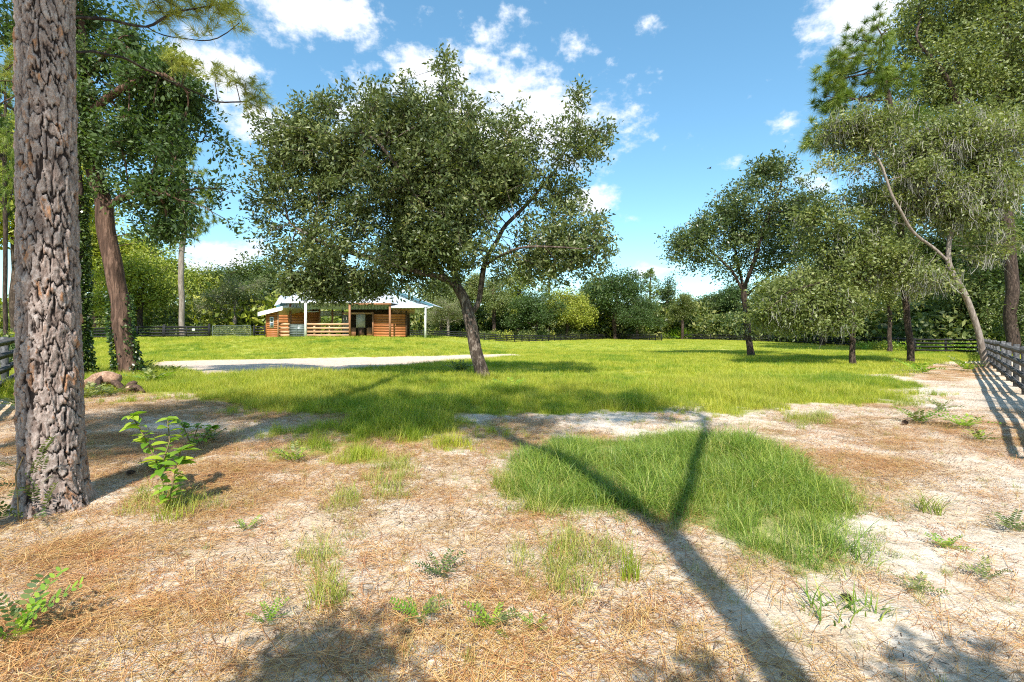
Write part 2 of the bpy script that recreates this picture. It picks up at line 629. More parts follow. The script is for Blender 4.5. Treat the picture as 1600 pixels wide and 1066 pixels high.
PS = [world_poly(p) for p in (
    [(560, 760), (585, 725), (640, 715), (665, 770), (640, 790), (590, 790)],
    [(495, 800), (530, 765), (580, 770), (560, 810), (520, 825)],
    [(478, 830), (525, 820), (545, 870), (530, 950), (490, 960), (480, 900)],
    [(800, 860), (880, 820), (960, 850), (990, 900), (930, 950), (850, 940), (810, 900)],
    [(760, 760), (800, 745), (860, 790), (900, 810), (840, 815), (780, 795)],
    [(215, 800), (240, 775), (310, 780), (330, 800), (280, 815)],
    [(1390, 620), (1440, 610), (1450, 635), (1405, 640)],
    [(1230, 655), (1290, 645), (1310, 662), (1250, 670)])]
PT = world_poly([(1425, 572), (1545, 568), (1555, 590), (1440, 596)])


def masks(x, y):
    w = (fbm(x * .8, y * .8, 4, 3) - .5)
    w2 = (fbm(x * 2.6, y * 2.6, 3, 9) - .5)
    sf = poly_sd(PF, x, y) + w * 2.4 + w2 * 1.2
    field = sstep(-.5, 1.1, sf)
    # worn, thin places in the near field
    thin = sstep(.52, .68, fbm(x * .55 + 7, y * .55, 3, 21)) * sstep(14, 8, y) * .8
    field = field * (1 - thin)
    sr = poly_sd(PR, x, y) + w * .8 + w2 * .4
    road = sstep(-.3, .35, sr)
    # a faint two-rut track through the field
    rut = 0
    for ox in (0, 1.6):
        cx = 2.2 + ox + .30 * (y - 11) + .004 * (y - 11) ** 2
        rut = np.maximum(rut, np.exp(-((x - cx) / .33) ** 2) * sstep(9, 12, y) * sstep(34, 20, y))
    field = field * (1 - road) * (1 - .45 * rut * fbm(x, y, 3, 31))
    clump = sstep(-.25, .4, poly_sd(PC, x, y) + w * .8 + w2 * .8)
    sparse = 0
    for p in PS:
        sparse = np.maximum(sparse, sstep(-.12, .22, poly_sd(p, x, y) + w * .35 + w2 * .35))
    litter = np.clip(.44 + 1.5 * (fbm(x * .5, y * .5, 3, 41) - .45) + .45 * sstep(-.5, -3.5, x) + .08 * sstep(2.2, 5, x) * sstep(4, 7, y), 0, 1)
    litter = np.maximum(litter, sstep(-.6, .6, poly_sd(PT, x, y) + w))
    return field, clump, sparse, road, litter


# ------------------------------------------------------------------ the ground


def axis(segs):
    out = [np.array([segs[0][0]])]
    for (a, b, n) in segs:
        out.append(np.linspace(a, b, n + 1)[1:])
    return np.concatenate(out)


def build_ground():
    xs = axis([(-900, -200, 8), (-200, -60, 20), (-60, -20, 40), (-20, -7, 65), (-7, 7, 230), (7, 20, 65), (20, 60, 40), (60, 200, 20), (200, 900, 8)])
    ys = axis([(-300, -40, 10), (-40, -4, 24), (-4, 1.5, 22), (1.5, 9, 150), (9, 20, 80), (20, 60, 90), (60, 150, 50), (150, 300, 15), (300, 1500, 10)])
    X, Y = np.meshgrid(xs, ys)
    x, y = X.ravel(), Y.ravel()
    z = terrain(x, y)
    f, c, s, r, l = masks(x, y)
    near = sstep(26, 8, np.hypot(x, y))
    z = z + near * (.05 * (fbm(x * 1.6, y * 1.6, 3, 51) - .5) + .035 * (fbm(x * 6, y * 6, 2, 61) - .5)) - .06 * r
    nx, ny = len(xs), len(ys)
    i = np.arange(nx * ny).reshape(ny, nx)
    Q = np.stack([i[:-1, :-1], i[:-1, 1:], i[1:, 1:], i[1:, :-1]], -1).reshape(-1, 4)
    g = np.maximum(f, np.maximum(c * .6, s * .25))
    me = np_mesh('ground', np.stack([x, y, z], 1), [Q], M['ground'], True, None, {'grass': g, 'litter': l, 'road': r})
    o = link('ground', me)
    tag(o, 'sandy paddock ground with pine straw and short green grass', 'ground', kind='structure')
    return o


build_ground()

# ------------------------------------------------------------------ scattering ground cover with geometry nodes


def blades_mesh(name, n, radius, h0, h1, w, lean, mat, seg=3, flat=0.0):
    a = RNG.uniform(0, 2 * np.pi, n)
    rr = radius * np.sqrt(RNG.uniform(0, 1, n))
    base = np.stack([np.cos(a) * rr, np.sin(a) * rr, np.full(n, -.01)], 1)
    h = RNG.uniform(h0, h1, n)
    d = RNG.uniform(0, 2 * np.pi, n)
    dirv = np.stack([np.cos(d), np.sin(d), 0 * d], 1)
    ln = RNG.uniform(.2, 1, n) * lean
    sd = np.stack([-np.sin(d + RNG.normal(0, .8, n)), np.cos(d), 0 * d], 1)
    sd = unit(sd)
    rows = []
    for k in range(seg + 1):
        t = k / seg
        c = base + dirv * (ln * h * t ** 1.7)[:, None] + np.array([0, 0, 1]) * (h * (t - .35 * ln * t ** 2.2) * (1 - flat))[:, None]
        ww = w * (1 - t) ** .7 if k < seg else 0
        if k < seg:
            rows += [c - sd * ww / 2, c + sd * ww / 2]
        else:
            rows += [c]
    V = np.stack(rows, 1)
    m = V.shape[1]
    off = (np.arange(n) * m)[:, None]
    quads = [np.array([2 * k, 2 * k + 1, 2 * k + 3, 2 * k + 2])[None] + off for k in range(seg - 1)]
    tri = np.array([2 * seg - 2, 2 * seg - 1, 2 * seg])[None] + off
    r = RNG.uniform(0, 1, n) ** 1.1
    fa = np.concatenate([np.tile(r, seg - 1), r]) if seg > 1 else r
    return np_mesh(name, V.reshape(-1, 3), [np.concatenate(quads), tri] if seg > 1 else [tri], mat, False, {'rnd': fa})


def needles_mesh(name, n, radius, l0, l1, w, mat, h=.03, bend=.13):
    a = RNG.uniform(0, 2 * np.pi, n)
    rr = radius * np.sqrt(RNG.uniform(0, 1, n))
    c = np.stack([np.cos(a) * rr, np.sin(a) * rr, RNG.uniform(.002, h, n)], 1)
    d = RNG.uniform(0, 2 * np.pi, n)
    L = RNG.uniform(l0, l1, n)[:, None]
    u = np.stack([np.cos(d), np.sin(d), RNG.normal(0, .09, n)], 1)
    s = np.stack([-np.sin(d), np.cos(d), 0 * d], 1)
    b = RNG.normal(0, bend, n)[:, None]
    rows = []
    for t in (-.5, 0, .5):
        p = c + u * L * t + s * L * b * (t * t)
        rows += [p - s * w / 2, p + s * w / 2]
    V = np.stack(rows, 1)
    V[..., 2] = np.maximum(V[..., 2], .001)
    off = (np.arange(n) * 6)[:, None]
    Q = [np.array([0, 1, 3, 2])[None] + off, np.array([2, 3, 5, 4])[None] + off]
    r = RNG.uniform(0, 1, n)
    return np_mesh(name, V.reshape(-1, 3), [np.concatenate(Q)], mat, False, {'rnd': np.tile(r, 2)})


def scatter(name, pts, scl, variants, label, cat, tilt=.1):
    n = len(pts)
    me = bpy.data.meshes.new(name)
    me.vertices.add(n)
    me.vertices.foreach_set('co', np.asarray(pts, np.float32).ravel())
    rot = np.stack([RNG.normal(0, tilt, n), RNG.normal(0, tilt, n), RNG.uniform(0, 6.283, n)], 1)
    me.attributes.new('rot', 'FLOAT_VECTOR', 'POINT').data.foreach_set('vector', rot.astype(np.float32).ravel())
    me.attributes.new('scl', 'FLOAT', 'POINT').data.foreach_set('value', np.asarray(scl, np.float32))
    me.attributes.new('idx', 'INT', 'POINT').data.foreach_set('value', RNG.integers(0, len(variants), n).astype(np.int32))
    col = bpy.data.collections.new(name + '_pieces')
    for v in variants:
        col.objects.link(bpy.data.objects.new(v.name, v))
    ng = bpy.data.node_groups.new(name + '_scatter', 'GeometryNodeTree')
    ng.interface.new_socket('Geometry', in_out='INPUT', socket_type='NodeSocketGeometry')
    ng.interface.new_socket('Geometry', in_out='OUTPUT', socket_type='NodeSocketGeometry')
    N, L = ng.nodes.new, ng.links.new
    gi, go = N('NodeGroupInput'), N('NodeGroupOutput')
    ci = N('GeometryNodeCollectionInfo')
    ci.inputs['Collection'].default_value = col
    ci.inputs['Separate Children'].default_value = True
    ci.inputs['Reset Children'].default_value = True
    ip = N('GeometryNodeInstanceOnPoints')
    ip.inputs['Pick Instance'].default_value = True

    def at(nm, ty):
        a = N('GeometryNodeInputNamedAttribute')
        a.data_type = ty
        a.inputs['Name'].default_value = nm
        return next(s for s in a.outputs if s.enabled)
    L(gi.outputs[0], ip.inputs['Points'])
    L(ci.outputs[0], ip.inputs['Instance'])
    L(at('idx', 'INT'), ip.inputs['Instance Index'])
    L(at('rot', 'FLOAT_VECTOR'), ip.inputs['Rotation'])
    L(at('scl', 'FLOAT'), ip.inputs['Scale'])
    L(ip.outputs[0], go.inputs[0])
    o = link(name, me)
    md = o.modifiers.new('scatter', 'NODES')
    md.node_group = ng
    tag(o, label, cat, kind='stuff')
    return o


def rand_pts(n, x0, x1, y0, y1, wedge=None):
    x, y = RNG.uniform(x0, x1, n), RNG.uniform(y0, y1, n)
    if wedge:
        k = (np.abs(x) < wedge * np.maximum(y, .5) + 3)
        x, y = x[k], y[k]
    return x, y


def on_ground(x, y, dz=0.0):
    near = sstep(26, 8, np.hypot(x, y))
    z = terrain(x, y) + near * (.05 * (fbm(x * 1.6, y * 1.6, 3, 51) - .5) + .035 * (fbm(x * 6, y * 6, 2, 61) - .5))
    return np.stack([x, y, z + dz], 1)


def build_cover():
    g1 = [blades_mesh('tuft', 34, .11, .10, .30, .006, .9, M['grass']) for _ in range(4)]
    g2 = [blades_mesh('tuft_mid', 42, .26, .10, .30, .011, 1.0, M['grass']) for _ in range(4)]
    g3 = [blades_mesh('tuft_far', 60, .8, .08, .22, .026, .8, M['grass'], 2) for _ in range(3)]
    gc = [blades_mesh('tuft_cool', 40, .13, .06, .30, .0055, 1.9, M['grass_cool']) for _ in range(4)]
    gd = [blades_mesh('tuft_dry', 26, .10, .08, .27, .0045, 1.2, M['grass_dry']) for _ in range(3)]
    # field, nearer part
    P_, S_ = [], []
    x, y = rand_pts(60000, -18, 18, 5, 17, 1.15)
    f = masks(x, y)[0]
    k = RNG.uniform(0, 1, len(x)) < f * .8
    x, y, f = x[k], y[k], f[k]
    s = (.25 + .8 * f) * (.35 + 1.25 * fbm(x * 1.3, y * 1.3, 3, 71)) * RNG.uniform(.7, 1.25, len(x))
    scatter('near_field_grass', on_ground(x, y), s, g1 + gd[:1], 'bright green grass under and in front of the leaning oak', 'grass')
    x, y = rand_pts(52000, -50, 50, 15, 46, 1.12)
    f = masks(x, y)[0]
    k = RNG.uniform(0, 1, len(x)) < f * .85
    x, y = x[k], y[k]
    s = (.55 + .7 * fbm(x * .5, y * .5, 3, 72)) * RNG.uniform(.7, 1.2, len(x))
    scatter('field_grass', on_ground(x, y), s, g2, 'sunlit green paddock grass between the dirt track and the barn', 'grass')
    x, y = rand_pts(34000, -130, 130, 44, 150, 1.12)
    f = masks(x, y)[0]
    k = RNG.uniform(0, 1, len(x)) < f * .9
    x, y = x[k], y[k]
    s = (.55 + .6 * fbm(x * .25, y * .25, 3, 73)) * RNG.uniform(.7, 1.2, len(x))
    scatter('far_field_grass', on_ground(x, y), s, g3, 'far stretch of paddock grass along the black fences', 'grass')
    # the taller clump in the sandy foreground
    x, y = rand_pts(9000, -.8, 5.2, 2.8, 9)
    c = masks(x, y)[1]
    k = RNG.uniform(0, 1, len(x)) < c * (.2 + .8 * sstep(3.2, 5.2, y)) * sstep(.2, .42, fbm(x * 2.2, y * 2.2, 3, 76))
    x, y, c = x[k], y[k], c[k]
    s = (.3 + .7 * c) * RNG.uniform(.45, 1.25, len(x)) * (.35 + 1.3 * fbm(x * 1.7, y * 1.7, 3, 74))
    scatter('grass_patch', on_ground(x, y), s, gc + gc + gd[:1], 'thick green grass patch on the sand crossed by a forked shadow', 'grass')
    # thin yellowish grass on the sand
    x, y = rand_pts(16000, -6, 9, 2, 11, 1.2)
    _, c, sp, rd, l = masks(x, y)
    f = masks(x, y)[0]
    w = np.clip(sp * 1.1 + .035 + .30 * sstep(-.9, -.0, poly_sd(PC, x, y)) * (1 - c) + .1 * sstep(-1.5, 0, poly_sd(PF, x, y)), 0, 1)
    k = (RNG.uniform(0, 1, len(x)) < w * .8)
    x, y, sp = x[k], y[k], sp[k]
    s = (.4 + .55 * sp) * RNG.uniform(.5, 1.25, len(x))
    scatter('thin_grass', on_ground(x, y), s, gd, 'thin yellow green grass wisps growing out of the bare sand', 'grass')
    # pine straw and litter
    nl = [needles_mesh('needle_bed', 95, .32, .10, .26, .0024, M['needle_litter'], .02) for _ in range(5)]
    x, y = rand_pts(14000, -9, 11, 1.2, 13, 1.2)
    f, c, sp, rd, l = masks(x, y)
    k = RNG.uniform(0, 1, len(x)) < (.04 + .55 * l ** 2.0) * (1 - .85 * f) * (1 - .6 * c) * sstep(14, 7, y)
    x, y = x[k], y[k]
    ax_, ay_ = RNG.uniform(14, 30, 2600), RNG.uniform(15, 30, 2600)
    kk = (poly_sd(PT, ax_, ay_) + (fbm(ax_ * .8, ay_ * .8, 3, 77) - .5) * 2.5) > -.3
    x, y = np.concatenate([x, ax_[kk]]), np.concatenate([y, ay_[kk]])
    scatter('pine_straw', on_ground(x, y, .003), RNG.uniform(.7, 1.2, len(x)), nl, 'orange brown pine straw strewn over the sand', 'pine straw', .03)
    dl = [needles_mesh('litter_bed', 60, .35, .012, .04, .006, M['litter_dark'], .012, .1) for _ in range(4)]
    x, y = rand_pts(11000, -9, 15, 1.2, 16, 1.2)
    f, c, sp, rd, l = masks(x, y)
    k = RNG.uniform(0, 1, len(x)) < (.06 + .2 * l + .3 * sstep(2.5, 6, x)) * (1 - .9 * f) * (1 - .6 * c)
    x, y = x[k], y[k]
    scatter('leaf_litter', on_ground(x, y, .003), RNG.uniform(.7, 1.2, len(x)), dl, 'dark bits of dry leaves and twigs lying on the sand', 'leaf litter', .03)


build_cover()

# ------------------------------------------------------------------ trees


class Tree:
    """space-colonisation tree. polylines are given in world metres; the first starts at the base"""

    def __init__(self, base):
        self.base = np.asarray(base, float)
        self.pos, self.par = [self.base.copy()], [-1]

    def limb(self, pts, start=None, step=.3):
        """add an explicit limb; it starts at the node nearest to its first point"""
        pts = [np.asarray(p, float) for p in pts]
        arr = np.array(self.pos)
        cur = int(np.argmin(np.linalg.norm(arr - pts[0], axis=1)))
        prev = self.pos[cur]
        for p in pts[1:] if np.linalg.norm(prev - pts[0]) < .8 else pts:
            L = np.linalg.norm(p - prev)
            n = max(1, int(round(L / step)))
            for k in range(1, n + 1):
                q = prev + (p - prev) * k / n
                if k < n:
                    q = q + RNG.normal(0, step * .16, 3)
                self.pos.append(q)
                self.par.append(cur)
                cur = len(self.pos) - 1
            prev = p
        return cur

    def colonize(self, A, D=.3, di=3.0, dk=.5, iters=90, gravity=0.0):
        A = np.asarray(A, float)
        pos, par = self.pos, self.par
        arr = np.array(pos)
        # only the upper half of the trunk sprouts
        sprout = np.array([True] * len(pos))
        ok = arr[:, 2] > self.base[2] + self.clear
        if ok.any():
            sprout = ok
        idx = np.flatnonzero(sprout)
        dm = np.linalg.norm(A[:, None] - arr[idx][None], axis=2)
        near = idx[np.argmin(dm, 1)]
        dist = dm.min(1)
        alive = np.ones(len(A), bool)
        for it in range(iters):
            act = alive & (dist < (di if it > 4 else 99))
            if not act.any():
                break
            ids, inv = np.unique(near[act], return_inverse=True)
            P0 = np.array([pos[i] for i in ids])
            acc = np.zeros((len(ids), 3))
            np.add.at(acc, inv, unit(A[act] - P0[inv]))
            d = unit(acc + RNG.normal(0, .12, acc.shape) + np.array([0, 0, gravity]))
            new = P0 + d * D
            k0 = len(pos)
            for q, i in zip(new, ids):
                pos.append(q)
                par.append(int(i))
            dn = np.linalg.norm(A[:, None] - new[None], axis=2)
            j = np.argmin(dn, 1)
            dv = dn[np.arange(len(A)), j]
            up = alive & (dv < dist)
            near[up] = k0 + j[up]
            dist[up] = dv[up]
            alive &= dist > dk
            # nodes that do not get nearer any more are dropped by killing their stuck attractors
            if it % 12 == 11:
                alive &= ~((dist < dk * 1.5) & (RNG.uniform(size=len(A)) < .5))
        self.A, self.near = A, near
        return self

    clear = 1.0

    def wood(self, root_r, e=1.9, rmin=.006, flare=1.35):
        pos, par = np.array(self.pos), np.array(self.par)
        n = len(pos)
        acc = np.zeros(n)
        has = np.zeros(n, bool)
        has[par[1:]] = True
        tw = np.zeros(n)
        np.add.at(tw, self.near, 1.0)
        for i in range(n - 1, -1, -1):
            acc[i] += (1.0 if not has[i] else 0.0) + tw[i] * .5
            if par[i] >= 0:
                acc[par[i]] += acc[i]
        r = np.maximum(root_r * (acc / acc[0]) ** (1 / e), rmin)
        hgt = pos[:, 2] - self.base[2]
        r = r * (1 + (flare - 1) * np.exp(-np.maximum(hgt, 0) / .35) * (r > root_r * .7))
        self.r = r
        # smooth the kinks out of the branches
        kid = np.full(n, -1)
        best = np.zeros(n)
        for i in range(1, n):
            if acc[i] > best[par[i]]:
                best[par[i]] = acc[i]
                kid[par[i]] = i
        for _ in range(2):
            q = pos.copy()
            k = np.flatnonzero((kid >= 0) & (par >= 0))
            q[k] = .5 * pos[k] + .25 * pos[par[k]] + .25 * pos[kid[k]]
            pos = q
        self.p = pos
        i = np.arange(1, n)
        p0, p1 = pos[par[i]], pos[i]
        d = np.zeros((n, 3))
        d[1:] = unit(p1 - p0)
        d[0] = d[1] if n > 1 else (0, 0, 1)
        main = kid[par[i]] == i
        r0 = np.where(main, r[par[i]], np.minimum(r[par[i]], r[i] * 1.15))
        d0 = np.where(main[:, None], d[par[i]], d[i])
        parts = []
        for lo, hi, sides in ((.08, 99, 12), (.025, .08, 7), (0, .025, 4)):
            k = (r[i] >= lo) & (r[i] < hi)
            if k.any():
                parts.append(tubes(p0[k], p1[k], r0[k], r[i][k], d0[k], d[i][k], sides))
        # twigs to the leaf clusters
        a = self.p[self.near]
        dd = unit(self.A - a)
        rr = np.full(len(a), rmin)
        parts.append(tubes(a, self.A, rr, rr * .5, dd, dd, 3))
        V, Fs = merge(parts)
        return V - self.base, Fs

    def leaves(self, per, spread, L, W, droop=-.15, jit=.35, A=None):
        A = self.A if A is None else A
        a0 = self.p[self.near]
        m = RNG.poisson(per, len(A))
        i = np.repeat(np.arange(len(A)), m)
        n = len(i)
        t = RNG.uniform(.25, 1.15, n)[:, None]
        c = a0[i] + (A[i] - a0[i]) * t + RNG.normal(0, spread, (n, 3)) * np.array([1, 1, .8])
        ax = unit(rdir(n) + unit(A[i] - a0[i]) * .7 + np.array([0, 0, droop]))
        s = RNG.uniform(1 - jit, 1 + jit, n)
        V, Q = leaf_geo(c, ax, L * s, W * s, .08)
        # colour runs in clusters: each spray has its own age
        rnd = np.clip(RNG.beta(2, 2.4, len(A))[i] * .55 + RNG.uniform(0, 1, n) ** 1.3 * .5, 0, 1)
        return V - self.base, Q, rnd


def blob_points(blobs, n, clump=.0, seed=0, shell=.35, over=1.5):
    """blobs: (centre xyz, radii xyz, weight) -> points, thinned by noise so that the crown has holes"""
    w = np.array([b[1][0] * b[1][1] * b[1][2] * b[2] for b in blobs])
    w = w ** .8
    k = RNG.choice(len(blobs), int(n * over), p=w / w.sum())
    u = rdir(len(k)) * (RNG.uniform(0, 1, len(k)) ** shell)[:, None]
    C = np.array([b[0] for b in blobs])[k]
    Rr = np.array([b[1] for b in blobs])[k]
    p = C + u * Rr + RNG.normal(0, .17, (len(k), 3)) * Rr
    if clump:
        q = fbm(p[:, 0] * clump + p[:, 1] * clump * .7, p[:, 2] * clump + p[:, 1] * clump * .5, 3, seed)
        p = p[np.argsort(-(q + RNG.normal(0, .07, len(q))))[:n]]
    return p[:n]


def px_blobs(lst, Y, depth=.9, dy=0.0):
    out = []
    s = Y / F
    for b in lst:
        px, py, rx, ry = b[:4]
        w = b[4] if len(b) > 4 else 1.0
        yo = b[5] if len(b) > 5 else 0.0
        c = P(px, py, Y + dy + yo)
        out.append((c, np.array([rx * s, depth * max(rx, ry) * s, ry * s]), w))
    return out


def finish_tree(name, tree, label, cat, root_r, leafm, barkm, per, spread, L, W, group=None, droop=-.15, moss=0, e=1.9, flare=1.35):
    root = empty(name, tree.base)
    tag(root, label, cat, group)
    V, Fs = tree.wood(root_r, e, flare=flare)
    link('trunk', np_mesh('trunk', V, Fs, M[barkm], True), root)
    V, Q, rnd = tree.leaves(per, spread, L, W, droop)
    link('crown', np_mesh('crown', V, [Q], M[leafm], False, {'rnd': rnd}), root)
    if moss:
        link('hanging_moss', moss_mesh(tree.A[RNG.uniform(size=len(tree.A)) < moss], tree.base), root)
    return root


def moss_mesh(A, base, n=16, l0=.15, l1=.6, w=.017, sp=.18):
    m = len(A) * n
    c = np.repeat(A, n, 0) + RNG.normal(0, sp, (m, 3))
    L = RNG.uniform(l0, l1, m)[:, None]
    a = RNG.uniform(0, 6.28, m)
    s = np.stack([np.cos(a), np.sin(a), 0 * a], 1)
    sway = RNG.normal(0, .25, (m, 3)) * np.array([1, 1, .3])
    rows = []
    for t in (0, .5, 1):
        p = c + np.array([0, 0, -1.]) * L * t + sway * L * t * t + RNG.normal(0, .02, (m, 3))
        rows += [p - s * w / 2, p + s * w / 2]
    V = np.stack(rows, 1).reshape(-1, 3) - base
    off = (np.arange(m) * 6)[:, None]
    Q = np.concatenate([np.array([0, 1, 3, 2])[None] + off, np.array([2, 3, 5, 4])[None] + off])
    r = RNG.uniform(0, 1, m)
    return np_mesh('hanging_moss', V, [Q], M['moss'], False, {'rnd': np.tile(r, 2)})


def tuft_geo(C, D, n, L, w, spread=.9):
    """bursts of pine needles at C, pointing along D"""
    m = len(C) * n
    c = np.repeat(C, n, 0)
    d = unit(np.repeat(D, n, 0) * .75 + rdir(m) * spread)
    c = c + np.repeat(D, n, 0) * RNG.uniform(-.12, .04, m)[:, None]
    ln = L * RNG.uniform(.65, 1.1, m)[:, None]
    s = unit(np.cross(d, rdir(m)))
    tip = c + d * ln + np.array([0, 0, -.10]) * ln
    V = np.stack([c - s * w / 2, c + s * w / 2, tip], 1).reshape(-1, 3)
    T = np.arange(3 * m).reshape(m, 3)
    r = np.clip(np.repeat(RNG.beta(2, 2, len(C)), n) * .6 + RNG.uniform(0, .4, m), 0, 1)
    return V, T, r


def pine_finish(name, tree, label, root_r, n, L, w, bark='dark_bark', group=None, extra=2, e=2.6):
    root = empty(name, tree.base)
    tag(root, label, 'pine tree', group)
    V, Fs = tree.wood(root_r, e, .012, 1.25)
    link('trunk', np_mesh('trunk', V, Fs, M[bark], True), root)
    a0 = tree.p[tree.near]
    D = unit(tree.A - a0)
    C, DD = [tree.A], [unit(D + np.array([0, 0, .35]))]
    for _ in range(extra):
        C.append(tree.A + RNG.normal(0, L * .5, tree.A.shape))
        DD.append(unit(D + rdir(len(D)) * .6 + np.array([0, 0, .3])))
    V, T, r = tuft_geo(np.concatenate(C), np.concatenate(DD), n, L, w)
    link('crown', np_mesh('crown', V - tree.base, [T], M['pine_needle'], False, {'rnd': r}), root)
    return root


# ---- the leaning oak in the middle of the field
def center_oak():
    b = G(757, 592)
    Y = b[1]
    b[2] -= .08
    t = Tree(b)
    t.clear = 2.4
    S = lambda a, c, dy=0: P(a, c, Y + dy)
    t.limb([b, S(748, 560), S(738, 520), S(728, 480), S(720, 455)])
    t.limb([S(720, 455), S(695, 432, -.2), S(650, 425, -.5), S(590, 408, -.9), S(520, 385, -1.2), S(450, 350, -1.0)])
    t.limb([S(733, 497), S(748, 480), S(752, 445, .2), S(756, 410, .3), S(790, 350, .6), S(850, 290, .5), S(890, 225, .3), S(905, 185, .2)])
    t.limb([S(720, 455), S(705, 410, .4), S(690, 340, .6), S(680, 250, .5), S(690, 160, .2), S(692, 110, .1)])
    t.limb([S(700, 425), S(650, 370, 1.2), S(590, 300, 1.8), S(530, 230, 1.6)])
    t.limb([S(690, 340), S(640, 290, -1.2), S(600, 230, -1.8), S(560, 200, -1.6)])
    t.limb([S(756, 410), S(800, 390, -1.5), S(860, 385, -2.2), S(910, 390, -2.4)])
    bl = px_blobs([(640, 285, 140, 120), (500, 270, 100, 85), (425, 320, 45, 50), (450, 230, 45, 40, .8), (600, 180, 90, 50), (505, 190, 55, 35, .8),
                   (690, 120, 26, 45, .9), (740, 250, 100, 80), (805, 345, 85, 75), (890, 385, 68, 60, .8), (885, 225, 55, 42, .45),
                   (925, 225, 38, 30, .45), (905, 150, 14, 22, .6), (560, 395, 110, 50), (690, 390, 110, 45), (500, 432, 60, 34, .9), (470, 450, 42, 18, 1.2), (560, 450, 64, 18, 1.6), (630, 452, 60, 14, 1.2), (520, 462, 34, 10, 1.5), (790, 300, 60, 50), (870, 300, 50, 40, .6), (820, 420, 60, 28, .35), (640, 100, 6, 6, .1),
                   (610, 440, 70, 20, .4), (440, 385, 40, 35, .6)], Y, .85, -.3)
    A = blob_points(bl, 4700, .7, 5, .42, 1.55)
    t.colonize(A, .27, 2.6, .42, 80)
    return finish_tree('oak_tree', t, 'lone oak with a leaning trunk standing in the grass before the barn', 'oak tree', .215, 'oak_leaf', 'oak_bark', 30, .135, .15, .062, flare=1.4)


center_oak()


